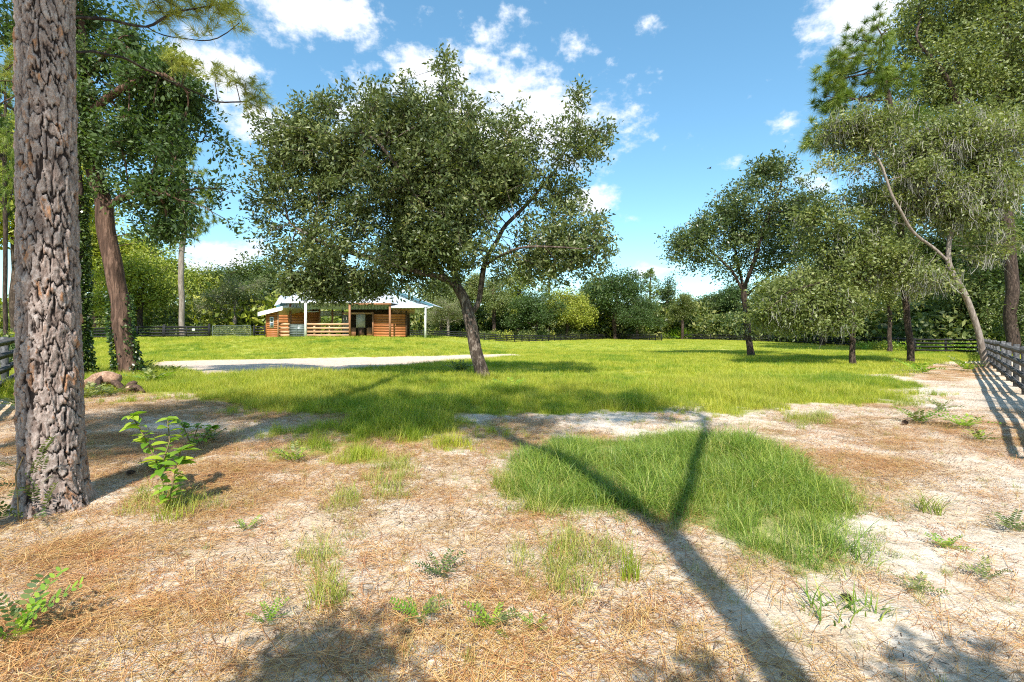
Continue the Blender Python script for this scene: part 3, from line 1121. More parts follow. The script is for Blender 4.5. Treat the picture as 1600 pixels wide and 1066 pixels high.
# ---- the big pine at the left edge: trunk with plated bark
def big_pine():
    b = G(85, 792)
    Y = b[1]
    s = Y / F
    Ht = 21.0
    zs = np.concatenate([np.linspace(-.12, .5, 60), np.linspace(.51, 5.6, 430), np.linspace(5.7, Ht, 60)])
    nth = 190
    th = np.arange(nth) / nth * 2 * np.pi
    TH, Z = np.meshgrid(th, zs)
    r = np.interp(zs, [-.12, 0, .12, .3, .6, 1.2, 3, 6, Ht], [.34, .30, .265, .245, .235, .228, .214, .205, .06])
    lobes = 1 + .10 * np.exp(-np.maximum(Z, 0) / .22) * np.cos(TH * 5 + .6) + .05 * np.exp(-np.maximum(Z, 0) / .5) * np.cos(TH * 3 + 2)
    Rr = r[:, None] * lobes
    u = TH / (2 * np.pi)
    wu = (fbm(np.cos(TH) * 4 + 5, Z * 4 + np.sin(TH) * 4, 4, 81) - .5) * .075
    wv = (fbm(np.cos(TH) * 5 + 9, Z * 6 + np.sin(TH) * 5, 4, 82) - .5) * .30

    def cells(nc, ch, sd, ju=.9):
        uu, vv = (u + wu) * nc, (Z + wv) / ch
        iu, iv = np.floor(uu), np.floor(vv)
        f1 = np.full(uu.shape, 9.)
        f2 = np.full(uu.shape, 9.)
        idv = np.zeros(uu.shape)
        for du in (-1, 0, 1):
            for dv in (-1, 0, 1):
                ci, cj = iu + du, iv + dv
                cm = np.mod(ci, nc)
                px = ci + .5 + (hash2(cm, cj, sd) - .5) * ju
                py = cj + .5 + (hash2(cm, cj, sd + 1) - .5) * ju
                d = np.abs(uu - px) ** 1.0 + np.abs(vv - py) * .85
                hid = hash2(cm, cj, sd + 2)
                nearer = d < f1
                f2 = np.where(nearer, f1, np.minimum(f2, d))
                idv = np.where(nearer, hid, idv)
                f1 = np.where(nearer, d, f1)
        return f2 - f1, idv, f1
    e1, id1, q1 = cells(18, .19, 100)
    e2, id2, q2 = cells(36, .10, 200)
    e3, id3, q3 = cells(52, .045, 300)
    wide = sstep(.03, .25, e1 + (fbm(u * 80, Z * 14, 3, 83) - .5) * .22 + .02)
    fl = fbm(u * 34 + wu * 60, Z * 9 + wv * 6, 4, 85)
    terr = np.floor(fl * 9) / 9 + .35 * sstep(.55, 1, (fl * 9) % 1) / 9          # flakes lie in layers
    plate = wide * (.019 + .008 * id1) + wide * (.045 * (terr - .5)) + sstep(0, .12, e2) * .003 * wide + (id3 - .5) * .002 * wide + (fbm(u * 120, Z * 50, 3, 84) - .5) * .004
    Rd = Rr + plate - .022
    cxp = np.interp(zs, [0, 1.5, 4.6, 8, Ht], [0, -.045, -.085, -.14, -.3])
    X = np.cos(TH) * Rd + cxp[:, None]
    Yy = np.sin(TH) * Rd
    V = np.stack([X, Yy, Z], -1).reshape(-1, 3)
    i = np.arange(len(zs) * nth).reshape(len(zs), nth)
    j = np.roll(i, -1, 1)
    Q = np.stack([i[:-1], j[:-1], j[1:], i[1:]], -1).reshape(-1, 4)
    pl = np.clip(.15 + id1 * .3 + id2 * .2 + (terr - .5) * 1.3 + id3 * .2 + .35 * sstep(.9, 1, id2), 0, 1)
    root = empty('pine_tree', b)
    tag(root, 'big pine with plated grey bark rising at the left edge of the sand', 'pine tree')
    link('trunk', np_mesh('trunk', V, [Q], M['pine_bark'], True, None, {'plate': pl.ravel(), 'crack': wide.ravel()}), root)
    # boughs
    t = Tree(b)
    t.pos = [b + np.array([np.interp(z, zs, cxp), 0, z]) for z in np.linspace(3.5, 20, 60)]
    t.par = [-1] + list(range(59))
    t.clear = 0

    def at(px, py, dep):
        return P(px, py, dep)
    t.limb([at(112, 8, Y), at(160, 25, Y + .4), at(230, 48, Y + 1.0), at(300, 62, Y + 1.6), at(350, 60, Y + 2.0)], step=.12)
    t.limb([at(230, 48, Y + 1.0), at(270, 18, Y + 1.3), at(330, 8, Y + 1.5)], step=.12)
    t.limb([at(112, 50, Y), at(190, 88, Y + 1.4), at(270, 130, Y + 2.6), at(340, 160, Y + 3.2), at(400, 158, Y + 3.4)], step=.12)
    t.limb([at(112, 30, Y), at(40, 90, Y + 1.2), at(5, 110, Y + 2)], step=.12)
    A1 = [P(*q) for q in ((300, 8, Y + 1.5), (330, 5, Y + 1.5), (345, 22, Y + 1.6), (365, 42, Y + 2), (355, 12, Y + 1.7), (280, 14, Y + 1.3), (262, 22, Y + 1.3), (310, 24, Y + 1.5),
                          (285, 98, Y + 2.6), (300, 104, Y + 2.7), (272, 92, Y + 2.5), (355, 118, Y + 3.2), (370, 130, Y + 3.3), (385, 140, Y + 3.4), (402, 150, Y + 3.4), (340, 112, Y + 3.1),
                          (395, 165, Y + 3.5), (412, 160, Y + 3.6), (250, 6, Y + 1.2), (225, -8, Y + 1.1), (20, 100, Y + 2))]
    A2 = []
    for k in range(150):
        z = RNG.uniform(10.5, 21.5)
        a = RNG.uniform(0, 6.28)
        rr = (1.2 + 3.2 * math.sin(min(1, (z - 9.5) / 9) * 2.6)) * RNG.uniform(.35, 1)
        A2.append(b + np.array([math.cos(a) * rr - .2, math.sin(a) * rr, z]))
    t.colonize(np.array(A1 + A2), .3, 4, .35, 40)
    V, Fs = t.wood(.045, 2.6, .006, 1.0)
    link('boughs', np_mesh('boughs', V, Fs, M['dark_bark'], True), root)
    nA = len(A1)
    C = np.array(A1)
    C = np.concatenate([C] + [C + RNG.normal(0, .10, C.shape) for _ in range(6)])
    D = unit(RNG.normal(0, .5, C.shape) + np.array([.5, 0, .25]))
    V1, T1, r1 = tuft_geo(C, D, 64, .17, .0055, .85)
    C2 = np.array(A2)
    C2 = np.concatenate([C2, C2 + RNG.normal(0, .25, C2.shape), C2 + RNG.normal(0, .25, C2.shape)])
    V2, T2, r2 = tuft_geo(C2, unit(rdir(len(C2)) + np.array([0, 0, .5])), 46, .3, .011, .9)
    V, Fs = merge([(V1, T1), (V2, T2)])
    link('needle_tufts', np_mesh('needle_tufts', V - b, Fs, M['pine_needle'], False, {'rnd': np.concatenate([r1 * .4 + .55, r2])}), root)
    return b


PINE = big_pine()


# ---- the reddish leaning oak behind it and the ivy-wrapped stem
def left_oak():
    b = G(205, 588)
    Y = b[1]
    b[2] -= .1
    t = Tree(b)
    t.clear = 3.0
    S = lambda a, c, dy=0: P(a, c, Y + dy)
    t.limb([b, S(193, 520), S(178, 430), S(163, 340), S(150, 270), S(140, 200), S(132, 120), S(128, 40), S(126, -30)])
    t.limb([S(160, 330), S(215, 300, -.6), S(270, 305, -1.0), S(330, 330, -1.4)])
    t.limb([S(146, 250), S(200, 215, .8), S(265, 205, 1.0), S(320, 225, 1.0)])
    t.limb([S(138, 180), S(190, 140, -.8), S(240, 110, -1.2), S(290, 130, -1.2)])
    t.limb([S(138, 180), S(80, 130, .6), S(20, 110, .8)])
    t.limb([S(132, 120), S(170, 80, -.5), S(190, 50, -.8)])
    bl = px_blobs([(225, 125, 75, 50), (185, 90, 55, 45), (285, 160, 60, 45, .8), (200, 215, 60, 45), (290, 225, 55, 40), (300, 300, 60, 40), (335, 345, 36, 36), (240, 310, 50, 30, .7),
                   (345, 390, 22, 16, .5), (160, 60, 50, 50, .8), (30, 90, 60, 70), (10, 180, 40, 50, .8), (150, 170, 50, 50, .7), (255, 360, 50, 24, .35), (90, 10, 80, 50), (145, 290, 30, 25, .5)], Y, 1.0, -.2)
    t.colonize(blob_points(bl, 1080, .9, 15, .42, 2.4), .26, 2.6, .42, 80)
    root = finish_tree('oak_tree', t, 'oak with leaning reddish trunk and ivy at its foot behind the big pine', 'oak tree', .235, 'dark_leaf', 'red_bark', 34, .15, .14, .066, flare=1.3)
    # ivy round the foot
    n = 2600
    z = RNG.uniform(0, 1, n) ** 1.8 * 2.6
    k = np.clip(np.searchsorted(np.array([p[2] - b[2] for p in t.p[:40]]), z), 1, 39)
    a = RNG.uniform(0, 6.28, n)
    rad = t.r[k] + RNG.uniform(.01, .09, n) + .35 * RNG.uniform(0, 1, n) * np.exp(-z / .25)
    c = t.p[k] * 1.0
    c[:, 2] = b[2] + z
    c[:, 0] += np.cos(a) * rad
    c[:, 1] += np.sin(a) * rad
    V, Q = leaf_geo(c, unit(np.stack([np.cos(a), np.sin(a), -.7 + 0 * a], 1) + rdir(n) * .6), RNG.uniform(.06, .12, n), RNG.uniform(.05, .09, n), .1)
    keep = (np.sin(a * 2 + 1) * .5 + .5 + RNG.normal(0, .25, n)) > .35 + z * .12
    kk = np.flatnonzero(keep)
    link('ivy', np_mesh('ivy', V - b, [Q[kk]], M['ivy_leaf'], False, {'rnd': RNG.uniform(0, 1, len(kk))}), root)


left_oak()


def ivy_stem():
    b = G(127, 590)
    Y = b[1]
    t = Tree(b)
    t.clear = 4
    S = lambda a, c, dy=0: P(a, c, Y + dy)
    t.limb([b, S(127, 500), S(124, 420), S(122, 340), S(118, 240), S(110, 140)])
    bl = px_blobs([(110, 150, 50, 45), (100, 90, 50, 40), (135, 220, 30, 35)], Y)
    t.colonize(blob_points(bl, 260, .6, 16), .3, 3, .5, 50)
    root = finish_tree('ivy_covered_tree', t, 'slim tree wrapped in ivy between the big pine and the leaning oak', 'tree', .11, 'dark_leaf', 'dark_bark', 40, .16, .11, .055)
    n = 7000
    z = RNG.uniform(0, 1, n) ** 1.1 * 5.4
    a = RNG.uniform(0, 6.28, n)
    bulge = .13 + .14 * fbm(z * 1.3, a * .8, 3, 17) + .25 * np.exp(-z / .3)
    rad = bulge * RNG.uniform(.55, 1.25, n)
    ax = np.interp(z, [0, 5.4], [b[0], P(121, 320, Y)[0]])
    c = np.stack([ax + np.cos(a) * rad, b[1] + np.sin(a) * rad, b[2] + z], 1)
    V, Q = leaf_geo(c, unit(np.stack([np.cos(a), np.sin(a), -.7 + 0 * a], 1) + rdir(n) * .7), RNG.uniform(.06, .11, n), RNG.uniform(.05, .09, n), .1)
    link('ivy', np_mesh('ivy', V - b, [Q], M['ivy_leaf'], False, {'rnd': RNG.uniform(0, 1, n)}), root)


ivy_stem()


# ---- trees at the right
def right_oak():
    b = G(1174, 558)
    Y = b[1]
    t = Tree(b)
    t.clear = 3.2
    S = lambda a, c, dy=0: P(a, c, Y + dy)
    t.limb([b, S(1170, 520), S(1166, 480), S(1160, 455)], step=.5)
    t.limb([S(1160, 455), S(1140, 420), S(1110, 390), S(1070, 370)], step=.5)
    t.limb([S(1160, 455), S(1150, 400, 1), S(1145, 350, 1.2), S(1130, 310, 1)], step=.5)
    t.limb([S(1160, 455), S(1180, 400, -1), S(1200, 340, -1), S(1225, 280, -1)], step=.5)
    t.limb([S(1162, 465), S(1200, 430, 1), S(1250, 390, 1.5), S(1275, 370, 1.5)], step=.5)
    bl = px_blobs([(1100, 370, 58, 45), (1150, 335, 60, 50), (1215, 300, 60, 42), (1195, 380, 75, 50), (1070, 385, 30, 34, .7), (1120, 300, 22, 24, .5),
                   (1250, 345, 45, 50), (1205, 262, 40, 20, .8), (1130, 420, 55, 24, .5), (1165, 500, 30, 24, .25), (1250, 420, 50, 30, .7), (1090, 420, 22, 26, .4)], Y, .85)
    t.colonize(blob_points(bl, 1250, .6, 25, .45, 2.1), .42, 4, .7, 70)
    finish_tree('oak_tree', t, 'airy oak on the grass to the right casting a dark shadow around its foot', 'oak tree', .21, 'oak_leaf', 'dark_bark', 26, .26, .22, .095)


right_oak()


def mid_oak():
    b = G(1333, 571)
    Y = b[1]
    t = Tree(b)
    t.clear = 2.0
    S = lambda a, c, dy=0: P(a, c, Y + dy)
    t.limb([b, S(1332, 520), S(1326, 460), S(1316, 400), S(1300, 370), S(1280, 345)], step=.4)
    t.limb([S(1326, 460), S(1290, 440, -1), S(1240, 450, -1.4), S(1205, 480, -1.5)], step=.4)
    t.limb([S(1318, 410), S(1350, 380, .8), S(1390, 380, 1)], step=.4)
    bl = px_blobs([(1290, 350, 60, 40), (1330, 405, 65, 45), (1245, 455, 62, 36), (1215, 490, 50, 26), (1300, 470, 60, 42), (1385, 420, 48, 50), (1360, 330, 50, 40), (1280, 505, 60, 20, .5)], Y, .9)
    t.colonize(blob_points(bl, 1500, .7, 35, .42, 1.9), .36, 3.2, .6, 70)
    finish_tree('oak_tree', t, 'oak with low drooping branches right of the airy oak', 'oak tree', .125, 'light_leaf', 'dark_bark', 32, .22, .17, .075, moss=.12)


mid_oak()


def right_pine():
    b = G(1423, 569)
    Y = b[1]
    t = Tree(b)
    t.clear = 8
    S = lambda a, c, dy=0: P(a, c, Y + dy)
    t.limb([b, S(1417, 480), S(1411, 390), S(1402, 290), S(1390, 190), S(1378, 110), S(1373, 40)], step=.5)
    bl = px_blobs([(1330, 105, 45, 50), (1372, 50, 14, 28), (1285, 205, 38, 20), (1385, 130, 34, 40), (1310, 165, 34, 24), (1290, 140, 18, 18, .7), (1265, 225, 22, 14, .6), (1400, 190, 40, 30), (1330, 60, 12, 18, .6)], Y, .9)
    t.colonize(blob_points(bl, 150, 0, 45, .5), .35, 5, .45, 50, .05)
    pine_finish('pine_tree', t, 'tall slim pine with needle tufts above the right hand trees', .155, 110, .52, .020, extra=1, e=2.0)


right_pine()


def thin_tree():
    b = G(1390, 551)
    Y = b[1]
    t = Tree(b)
    t.clear = 2.5
    S = lambda a, c, dy=0: P(a, c, Y + dy)
    t.limb([b, S(1391, 500), S(1389, 450), S(1386, 400)], step=.5)
    bl = px_blobs([(1388, 430, 40, 50), (1375, 380, 40, 40)], Y)
    t.colonize(blob_points(bl, 420, .4, 55), .45, 4, .8, 60)
    finish_tree('small_tree', t, 'small thin tree before the far corner of the black fence', 'tree', .17, 'light_leaf', 'dark_bark', 40, .28, .19, .09)


thin_tree()


def leaning_oak():
    b = G(1541, 574)
    Y = b[1]
    t = Tree(b)
    t.clear = 4.5
    S = lambda a, c, dy=0: P(a, c, Y + dy)
    t.limb([b, S(1532, 530), S(1520, 488), S(1500, 450), S(1480, 410), S(1455, 383), S(1425, 362, -.5)], step=.4)
    t.limb([S(1478, 408), S(1486, 360), S(1494, 310, .5), S(1502, 260, .6)], step=.4)
    t.limb([S(1425, 362), S(1400, 320, -1), S(1380, 260, -1)], step=.4)
    bl = px_blobs([(1400, 235, 75, 50), (1470, 215, 70, 45), (1340, 205, 55, 34, .8), (1535, 290, 50, 45), (1420, 305, 70, 40), (1500, 330, 60, 36), (1300, 255, 34, 20, .5), (1560, 220, 50, 40), (1450, 440, 50, 24, .3), (1560, 400, 45, 40, .5)], Y, .8)
    t.colonize(blob_points(bl, 1800, .7, 65, .42, 1.8), .36, 3.4, .6, 80)
    finish_tree('oak_tree', t, 'pale oak leaning left over the right hand fence, hung with grey moss', 'oak tree', .125, 'light_leaf', 'grey_bark', 34, .22, .165, .072, moss=.35)


leaning_oak()


def tall_oak():
    Y = 36.0
    b = P(1582, 530, Y)
    b[2] = tz(b[0], b[1])
    t = Tree(b)
    t.clear = 6
    S = lambda a, c, dy=0: P(a, c, Y + dy)
    t.limb([b, S(1580, 430), S(1574, 340), S(1562, 240), S(1560, 150), S(1570, 60), S(1570, -60)], step=.6)
    t.limb([S(1574, 340), S(1600, 280, 1), S(1640, 220, 1)], step=.6)
    t.limb([S(1562, 250), S(1510, 180, -1), S(1470, 110, -1.5), S(1430, 60, -1.5)], step=.6)
    bl = px_blobs([(1475, 95, 80, 70), (1555, 50, 80, 80), (1500, 165, 80, 50), (1590, 170, 70, 60), (1590, 270, 60, 60), (1430, 55, 38, 30, .8), (1480, 0, 80, 50), (1640, 100, 90, 120), (1580, -80, 110, 80)], Y, .8)
    t.colonize(blob_points(bl, 2700, .5, 75, .42, 1.7), .5, 5, .85, 80)
    finish_tree('oak_tree', t, 'tallest dark trunked oak behind the fence at the right edge', 'oak tree', .38, 'light_leaf', 'dark_bark', 34, .34, .25, .11)


tall_oak()


# ---- trees behind the photographer whose shadows fall across the foreground
def tree_behind():
    b = np.array([1.02, -2.6, tz(1.02, -2.6) - .05])
    t = Tree(b)
    t.clear = 4
    t.limb([b, b + (.0, 0, 3), b + (-.05, .05, 6), b + (-.2, 0, 7.4)])
    t.limb([b + (-.2, 0, 7.4), b + (-.9, .1, 9.3), b + (-1.8, .2, 11.2), b + (-2.6, .4, 13)])
    t.limb([b + (-.2, 0, 7.4), b + (.4, 0, 9), b + (1.1, .1, 10.8), b + (1.9, .3, 13.2)])
    t.limb([b + (0, 0, 4.3), b + (-1.2, .3, 4.8), b + (-2.3, .6, 5.0)])
    t.limb([b + (0, 0, 4.4), b + (.4, .3, 4.7), b + (.8, .55, 4.8)])
    bl = [(b + (-2.6, .6, 13), np.array([2.6, 1.6, 2.0]), 1), (b + (.6, .3, 14), np.array([1.6, 1.4, 1.2]), .7), (b + (-1.5, .3, 16), np.array([2.5, 2, 1.2]), .8), (b + (-4.2, .6, 12), np.array([1.6, 1.4, 1.2]), 1), (b + (-3.4, .4, 15), np.array([2.0, 1.6, 1.2]), 1),
          (b + (-2.1, .1, 5.0), np.array([.42, .25, .22]), 5), (b + (1.05, .1, 4.9), np.array([.35, .25, .2]), 5), (b + (.1, .1, 4.7), np.array([.14, .12, .12]), 5)]
    low = [(b + (-2.35, .62, 5.0), np.array([.30, .30, .2]), 1), (b + (.8, .5, 4.8), np.array([.28, .28, .2]), 1), (b + (-.45, .5, 4.8), np.array([.2, .2, .15]), .6)]
    t.colonize(np.concatenate([blob_points(bl, 680, .5, 85, .45), blob_points(low, 44, 0, 86, .7)]), .3, 3, .5, 60)
    finish_tree('forked_oak', t, 'forked oak just behind the viewpoint, its trunk shadow crosses the foreground', 'oak tree', .13, 'oak_leaf', 'oak_bark', 40, .16, .11, .05, e=2.4, flare=1.1)


tree_behind()


def slim_behind(x, y, h, r, label, blobs, leaf='dark_leaf'):
    b = np.array([x, y, tz(x, y) - .05])
    t = Tree(b)
    t.clear = h * .4
    t.limb([b, b + (.1, 0, h * .35), b + (.0, .1, h * .7), b + (.15, 0, h)])
    bl = [(b + np.array(c), np.array(q), 1) for c, q in blobs]
    t.colonize(blob_points(bl, 260, .5, 95, .45), .35, 4, .55, 60)
    finish_tree('slim_oak', t, label, 'tree', r, leaf, 'dark_bark', 40, .2, .12, .055, e=2.9, flare=1.1)


slim_behind(-5.0, -3.2, 15, .13, 'slim oak behind the viewpoint, left of the forked oak', [((.2, 0, 14), (1.6, 1.6, 1.6)), ((-.9, 0, 11.5), (1, 1, .7)), ((1, .2, 12.3), (.8, .8, .6))])
slim_behind(-7.6, -2.0, 14, .12, 'slim oak beside the left fence, farthest left behind the viewpoint', [((.2, 0, 12.6), (1.5, 1.5, 1.5)), ((1, 0, 10.5), (.9, .9, .6))])
slim_behind(11.3, -1.5, 14, .13, 'slim oak by the right fence behind the viewpoint', [((-.2, 0, 12.5), (1.6, 1.6, 1.5)), ((-1, 0, 10.6), (1.0, 1.0, .5)), ((.8, 0, 11.2), (.7, .8, .5))])

# ------------------------------------------------------------------ fences


def fence(name, pts, label, mat, bay=2.4, h=1.25, rails=(.22, .53, .84, 1.15), bh=.15, face=1, seed=0, group=None):
    """post-and-board fence along ground points; every post and every board is a part"""
    rg = np.random.default_rng(seed)
    pts = [np.array(p, float) for p in pts]
    base = np.array([pts[0][0], pts[0][1], tz(*pts[0])])
    root = empty(name, base)
    tag(root, label, 'fence', group)
    pm = boxes_mesh('post', [(-.065, .065, -.065, .065, -.1, 1.0)], M[mat])
    bm = boxes_mesh('board', [(0, 1, -.016, .016, -.5, .5)], M[mat])
    st = [pts[0]]
    for a, b in zip(pts[:-1], pts[1:]):
        L = np.linalg.norm(b - a)
        n = max(1, int(round(L / bay)))
        st += [a + (b - a) * k / n for k in range(1, n + 1)]
    z = [tz(*p) for p in st]
    for i, p in enumerate(st):
        d = st[min(i + 1, len(st) - 1)] - st[max(i - 1, 0)]
        link('post', pm, root, (p[0] - base[0], p[1] - base[1], z[i] - base[2]), (rg.normal(0, .012), rg.normal(0, .012), math.atan2(d[1], d[0])), (1, 1, h + rg.uniform(0, .06)))
    for i in range(len(st) - 1):
        d = st[i + 1] - st[i]
        L = np.linalg.norm(d)
        yaw = math.atan2(d[1], d[0])
        nrm = np.array([-d[1], d[0]]) / L * face * .085
        for r in rails:
            za, zb = z[i] + r + rg.normal(0, .012), z[i + 1] + r + rg.normal(0, .012)
            link('board', bm, root, (st[i][0] + nrm[0] - base[0], st[i][1] + nrm[1] - base[1], za - base[2]), (rg.normal(0, .03), -math.atan2(zb - za, L), yaw), (L * 1.003, 1, bh * rg.uniform(.94, 1.06)))
    return root


def XY(px, Y):
    return ((px - CX) / F * Y, Y)


fence('board_fence', [(6.6, 5.3), (13.4, 12.7), (25.4, 25.9), XY(1528, 40)], 'weathered grey board fence running along the right edge of the sand', 'fence_grey', face=1, seed=1)
fence('board_fence', [XY(1528, 40), XY(1430, 42), XY(1412, 46)], 'short black fence piece at the far right corner, behind the slim pine', 'fence_black', seed=2)
fence('board_fence', [XY(1412, 46.4), XY(1370, 60), XY(1225, 86), XY(1140, 105), XY(1070, 115)], 'long black fence behind the airy oak, ending at the open gap', 'fence_black', seed=3)
fence('board_fence', [XY(1034, 98), XY(954, 122), XY(792, 84), XY(720, 80), XY(638, 78)], 'black fence crossing the field from the barn to the open gap', 'fence_black', seed=4)
fence('board_fence', [(-8.6, 7.2), (-12.3, 11.8), (-28, 30.7), XY(130, 51)], 'dark board fence at the left edge behind the big pine', 'fence_grey', face=-1, seed=5)
fence('board_fence', [XY(131, 51.4), XY(255, 53)], 'black fence left of the field gate, behind the leaning oak trunk', 'fence_black', seed=6)
fence('board_fence', [XY(397, 54), XY(414, 54)], 'short black fence piece joining the barn corner', 'fence_black', seed=7)


def field_gate():
    a, b = np.array(XY(257, 53)), np.array(XY(327, 53))
    base = np.array([a[0], a[1], tz(*a)])
    root = empty('board_gate', base)
    tag(root, 'wide black board gate with a small white sign, left of the barn', 'gate')
    pm = boxes_mesh('gate_post', [(-.09, .09, -.09, .09, -.1, 1.45)], M['fence_black'])
    L = b[0] - a[0]
    link('gate_post', pm, root)
    link('gate_post', pm, root, (L, 0, tz(*b) - base[2]))
    bm = boxes_mesh('board', [(.1, L - .1, -.02, .02, -.1, .1)], M['fence_black'])
    for r in (.25, .55, .85, 1.15):
        link('board', bm, root, (0, -.05, r))
    link('brace', boxes_mesh('brace', [(-.06, .06, -.09, -.075, .12, 1.28)], M['fence_black']), root, (L / 2, 0, 0))
    link('sign', boxes_mesh('sign', [(-.16, .16, -.1, -.092, .72, .98)], M['white_paint']), root, (L * .66, 0, 0))


def tube_run(pts, r, sides=6):
    pts = np.array(pts, float)
    p0, p1 = pts[:-1], pts[1:]
    d = unit(p1 - p0)
    rr = np.full(len(p0), r)
    return tubes(p0, p1, rr, rr, d, d, sides)


def pipe_gate():
    a, b = np.array(XY(332, 55)), np.array(XY(392, 55))
    base = np.array([a[0], a[1], tz(*a)])
    root = empty('pipe_gate', base)
    tag(root, 'thin green metal pipe gate between the board gate and the barn', 'gate')
    L = b[0] - a[0]
    V, Fs = merge([tube_run([(0, 0, .12), (0, 0, 1.25), (L, 0, 1.25), (L, 0, .12), (0, 0, .12)], .035)])
    link('frame', np_mesh('frame', V, Fs, M['gate_metal'], True), root)
    for z in (.35, .57, .8, 1.02):
        V, Fs = merge([tube_run([(0, 0, z), (L, 0, z)], .022)])
        link('rail', np_mesh('rail', V, Fs, M['gate_metal'], True), root)


field_gate()
pipe_gate()

# ------------------------------------------------------------------ the barn


def barn():
    gx, gy = XY(540, 53)
    gz = tz(gx, 50)
    base = np.array([gx, gy, gz])
    root = empty('horse_barn', base)
    tag(root, 'open cedar horse barn with a white metal roof and teal gable', 'barn')
    Lc = lambda px, py, Y: P(px, py, Y) - base

    def bx(name, px0, px1, y_top, y_bot, Y, thick, mat, parent=root, dz=0.0):
        a, b = Lc(px0, y_bot, Y), Lc(px1, y_top, Y)
        z0 = max(a[2], -.15) + dz
        return link(name, boxes_mesh(name, [(a[0], b[0], a[1], a[1] + thick, z0, b[2])], M[mat]), parent)

    def plank_wall(name, px0, px1, y_top, Y, n, mat, slope=0.0):
        a, b = Lc(px0, 530, Y), Lc(px1, y_top, Y)
        w = link(name, boxes_mesh(name, [(a[0], b[0], a[1] + .03, a[1] + .10, -.1, b[2])], M['dark_wood']), root)
        hh = (b[2] + .02) / n
        pm = boxes_mesh('plank', [(a[0] - .01, b[0] + .01, -.02, .02, .008, hh - .012)], M[mat])
        for k in range(n):
            link('plank', pm, w, (random.uniform(-.01, .01), a[1] + random.uniform(-.006, .006), -.02 + k * hh))
        return w

    # main gable roof, ridge running away from the viewer
    Yf, Yb = 53.0, 60.5
    apx = 556
    ez = Lc(677, 477, Yf)
    lz = Lc(432, 478, Yf)
    ap = Lc(apx, 477 - (677 - apx) * .385, Yf)
    back = np.array([0, Yb - Yf, 0])
    for nm, e in (('roof_sheet', ez), ('roof_sheet', lz)):
        o = link(nm, prism_mesh(nm, [e, e + back, ap + back, ap], .07, M['roof_metal']), root)
        # standing seams
        bs = []
        for k in range(1, 24):
            pass
    for e in (ez, lz):
        f = np.array([0, -.06, .05])
        link('rake_trim', prism_mesh('rake_trim', [e + f, e + f + (0, .14, 0), ap + f + (0, .14, 0), ap + f], .26, M['teal_trim']), root)
    # gable wall of ribbed metal
    n = 46
    bs = []
    for k in range(n):
        x0 = lz[0] + .4 + (ez[0] - .8 - lz[0]) * k / n
        x1 = lz[0] + .4 + (ez[0] - .8 - lz[0]) * (k + 1) / n
        xm = (x0 + x1) / 2
        t = (ap[2] - (ap[2] - ez[2]) * (xm - ap[0]) / (ez[0] - ap[0])) if xm > ap[0] else (ap[2] - (ap[2] - lz[2]) * (ap[0] - xm) / (ap[0] - lz[0]))
        bs.append((x0, x1 - .03, .18, .24, ez[2] - .45, t - .12))
    V, Fs = [], []
    for i, q in enumerate(bs):
        V.append(box_v(*q))
        Fs.append(BOXF + 8 * i)
    me = np_mesh('gable_wall', np.concatenate(V), [np.concatenate(Fs)], M['teal_metal'])
    link('gable_wall', me, root)
    # porch roof in front of the gable
    fl, fr = Lc(441, 471, 50), Lc(611, 473, 50)
    tl, tr = Lc(468, 454, Yf + .17), Lc(596, 455, Yf + .17)
    hl, hr = Lc(436, 476, Yf + .17), Lc(646, 479, Yf + .17)
    link('porch_roof', prism_mesh('porch_roof', [fl, fr, tr, tl], .06, M['roof_metal']), root)
    link('porch_hip', prism_mesh('porch_hip', [fr, hr, tr], .06, M['roof_metal']), root)
    link('porch_hip', prism_mesh('porch_hip', [fl, tl, hl], .06, M['roof_metal']), root)
    sl, sr = Lc(611, 479, 50), Lc(661, 480, 50)
    s2, s3 = Lc(676, 477.6, Yf + .1), Lc(600, 462, Yf + .1)
    link('side_roof', prism_mesh('side_roof', [sl, sr, Lc(676, 478.6, Yf + .1), Lc(606, 466, Yf + .1)], .06, M['roof_metal']), root)
    # seams on the porch roof
    for k in range(1, 20):
        t = k / 20
        a, b = fl + (fr - fl) * t, tl + (tr - tl) * t
        V, Fs = merge([tube_run([a + (0, 0, .02), b + (0, 0, .02)], .025, 4)])
        link('seam', np_mesh('seam', V, Fs, M['roof_metal']), root)
    bx('fascia', 441, 549, 471.3, 474.0, 49.94, .05, 'white_paint')
    bx('header_beam', 550, 611, 473.4, 477.0, 49.92, .12, 'brown_post')
    bx('fascia', 611, 662, 479.3, 481.4, 49.93, .05, 'white_paint')
    # posts
    for px, yt, Y, w, m in ((477, 474, 49.8, 3.2, 'white_paint'), (546, 474, 50.05, 2.9, 'brown_post'), (609, 477, 50.05, 2.9, 'brown_post'),
                            (453, 474, 52.2, 2.4, 'brown_post'), (499, 476, 55, 2, 'brown_post'), (519, 476, 55, 2.2, 'brown_post'), (535, 476, 57, 2.4, 'dark_wood'), (664.5, 481, 50.6, 2.6, 'white_paint')):
        bx('post', px - w / 2, px + w / 2, yt, 532, Y, .2, m)
    # downspout at the right corner
    V, Fs = merge([tube_run([Lc(676, 479, 52.2), Lc(671, 481, 51.4), Lc(667, 482, 50.9)], .06)])
    link('downspout', np_mesh('downspout', V, Fs, M['white_paint'], True), root)
    # left room with its window and eave
    plank_wall('room_wall', 416, 433.4, 487.5, 49.6, 12, 'cedar')
    bx('corner_board', 433.4, 434.9, 487, 532, 49.55, .1, 'tan_wood')
    bx('corner_board', 415.2, 416.4, 488, 532, 49.55, .1, 'cedar')
    wn = bx('window', 421.6, 427.2, 495.5, 512, 49.52, .05, 'white_paint')
    bx('pane', 422.5, 426.3, 497, 503, 49.49, .03, 'glass', wn)
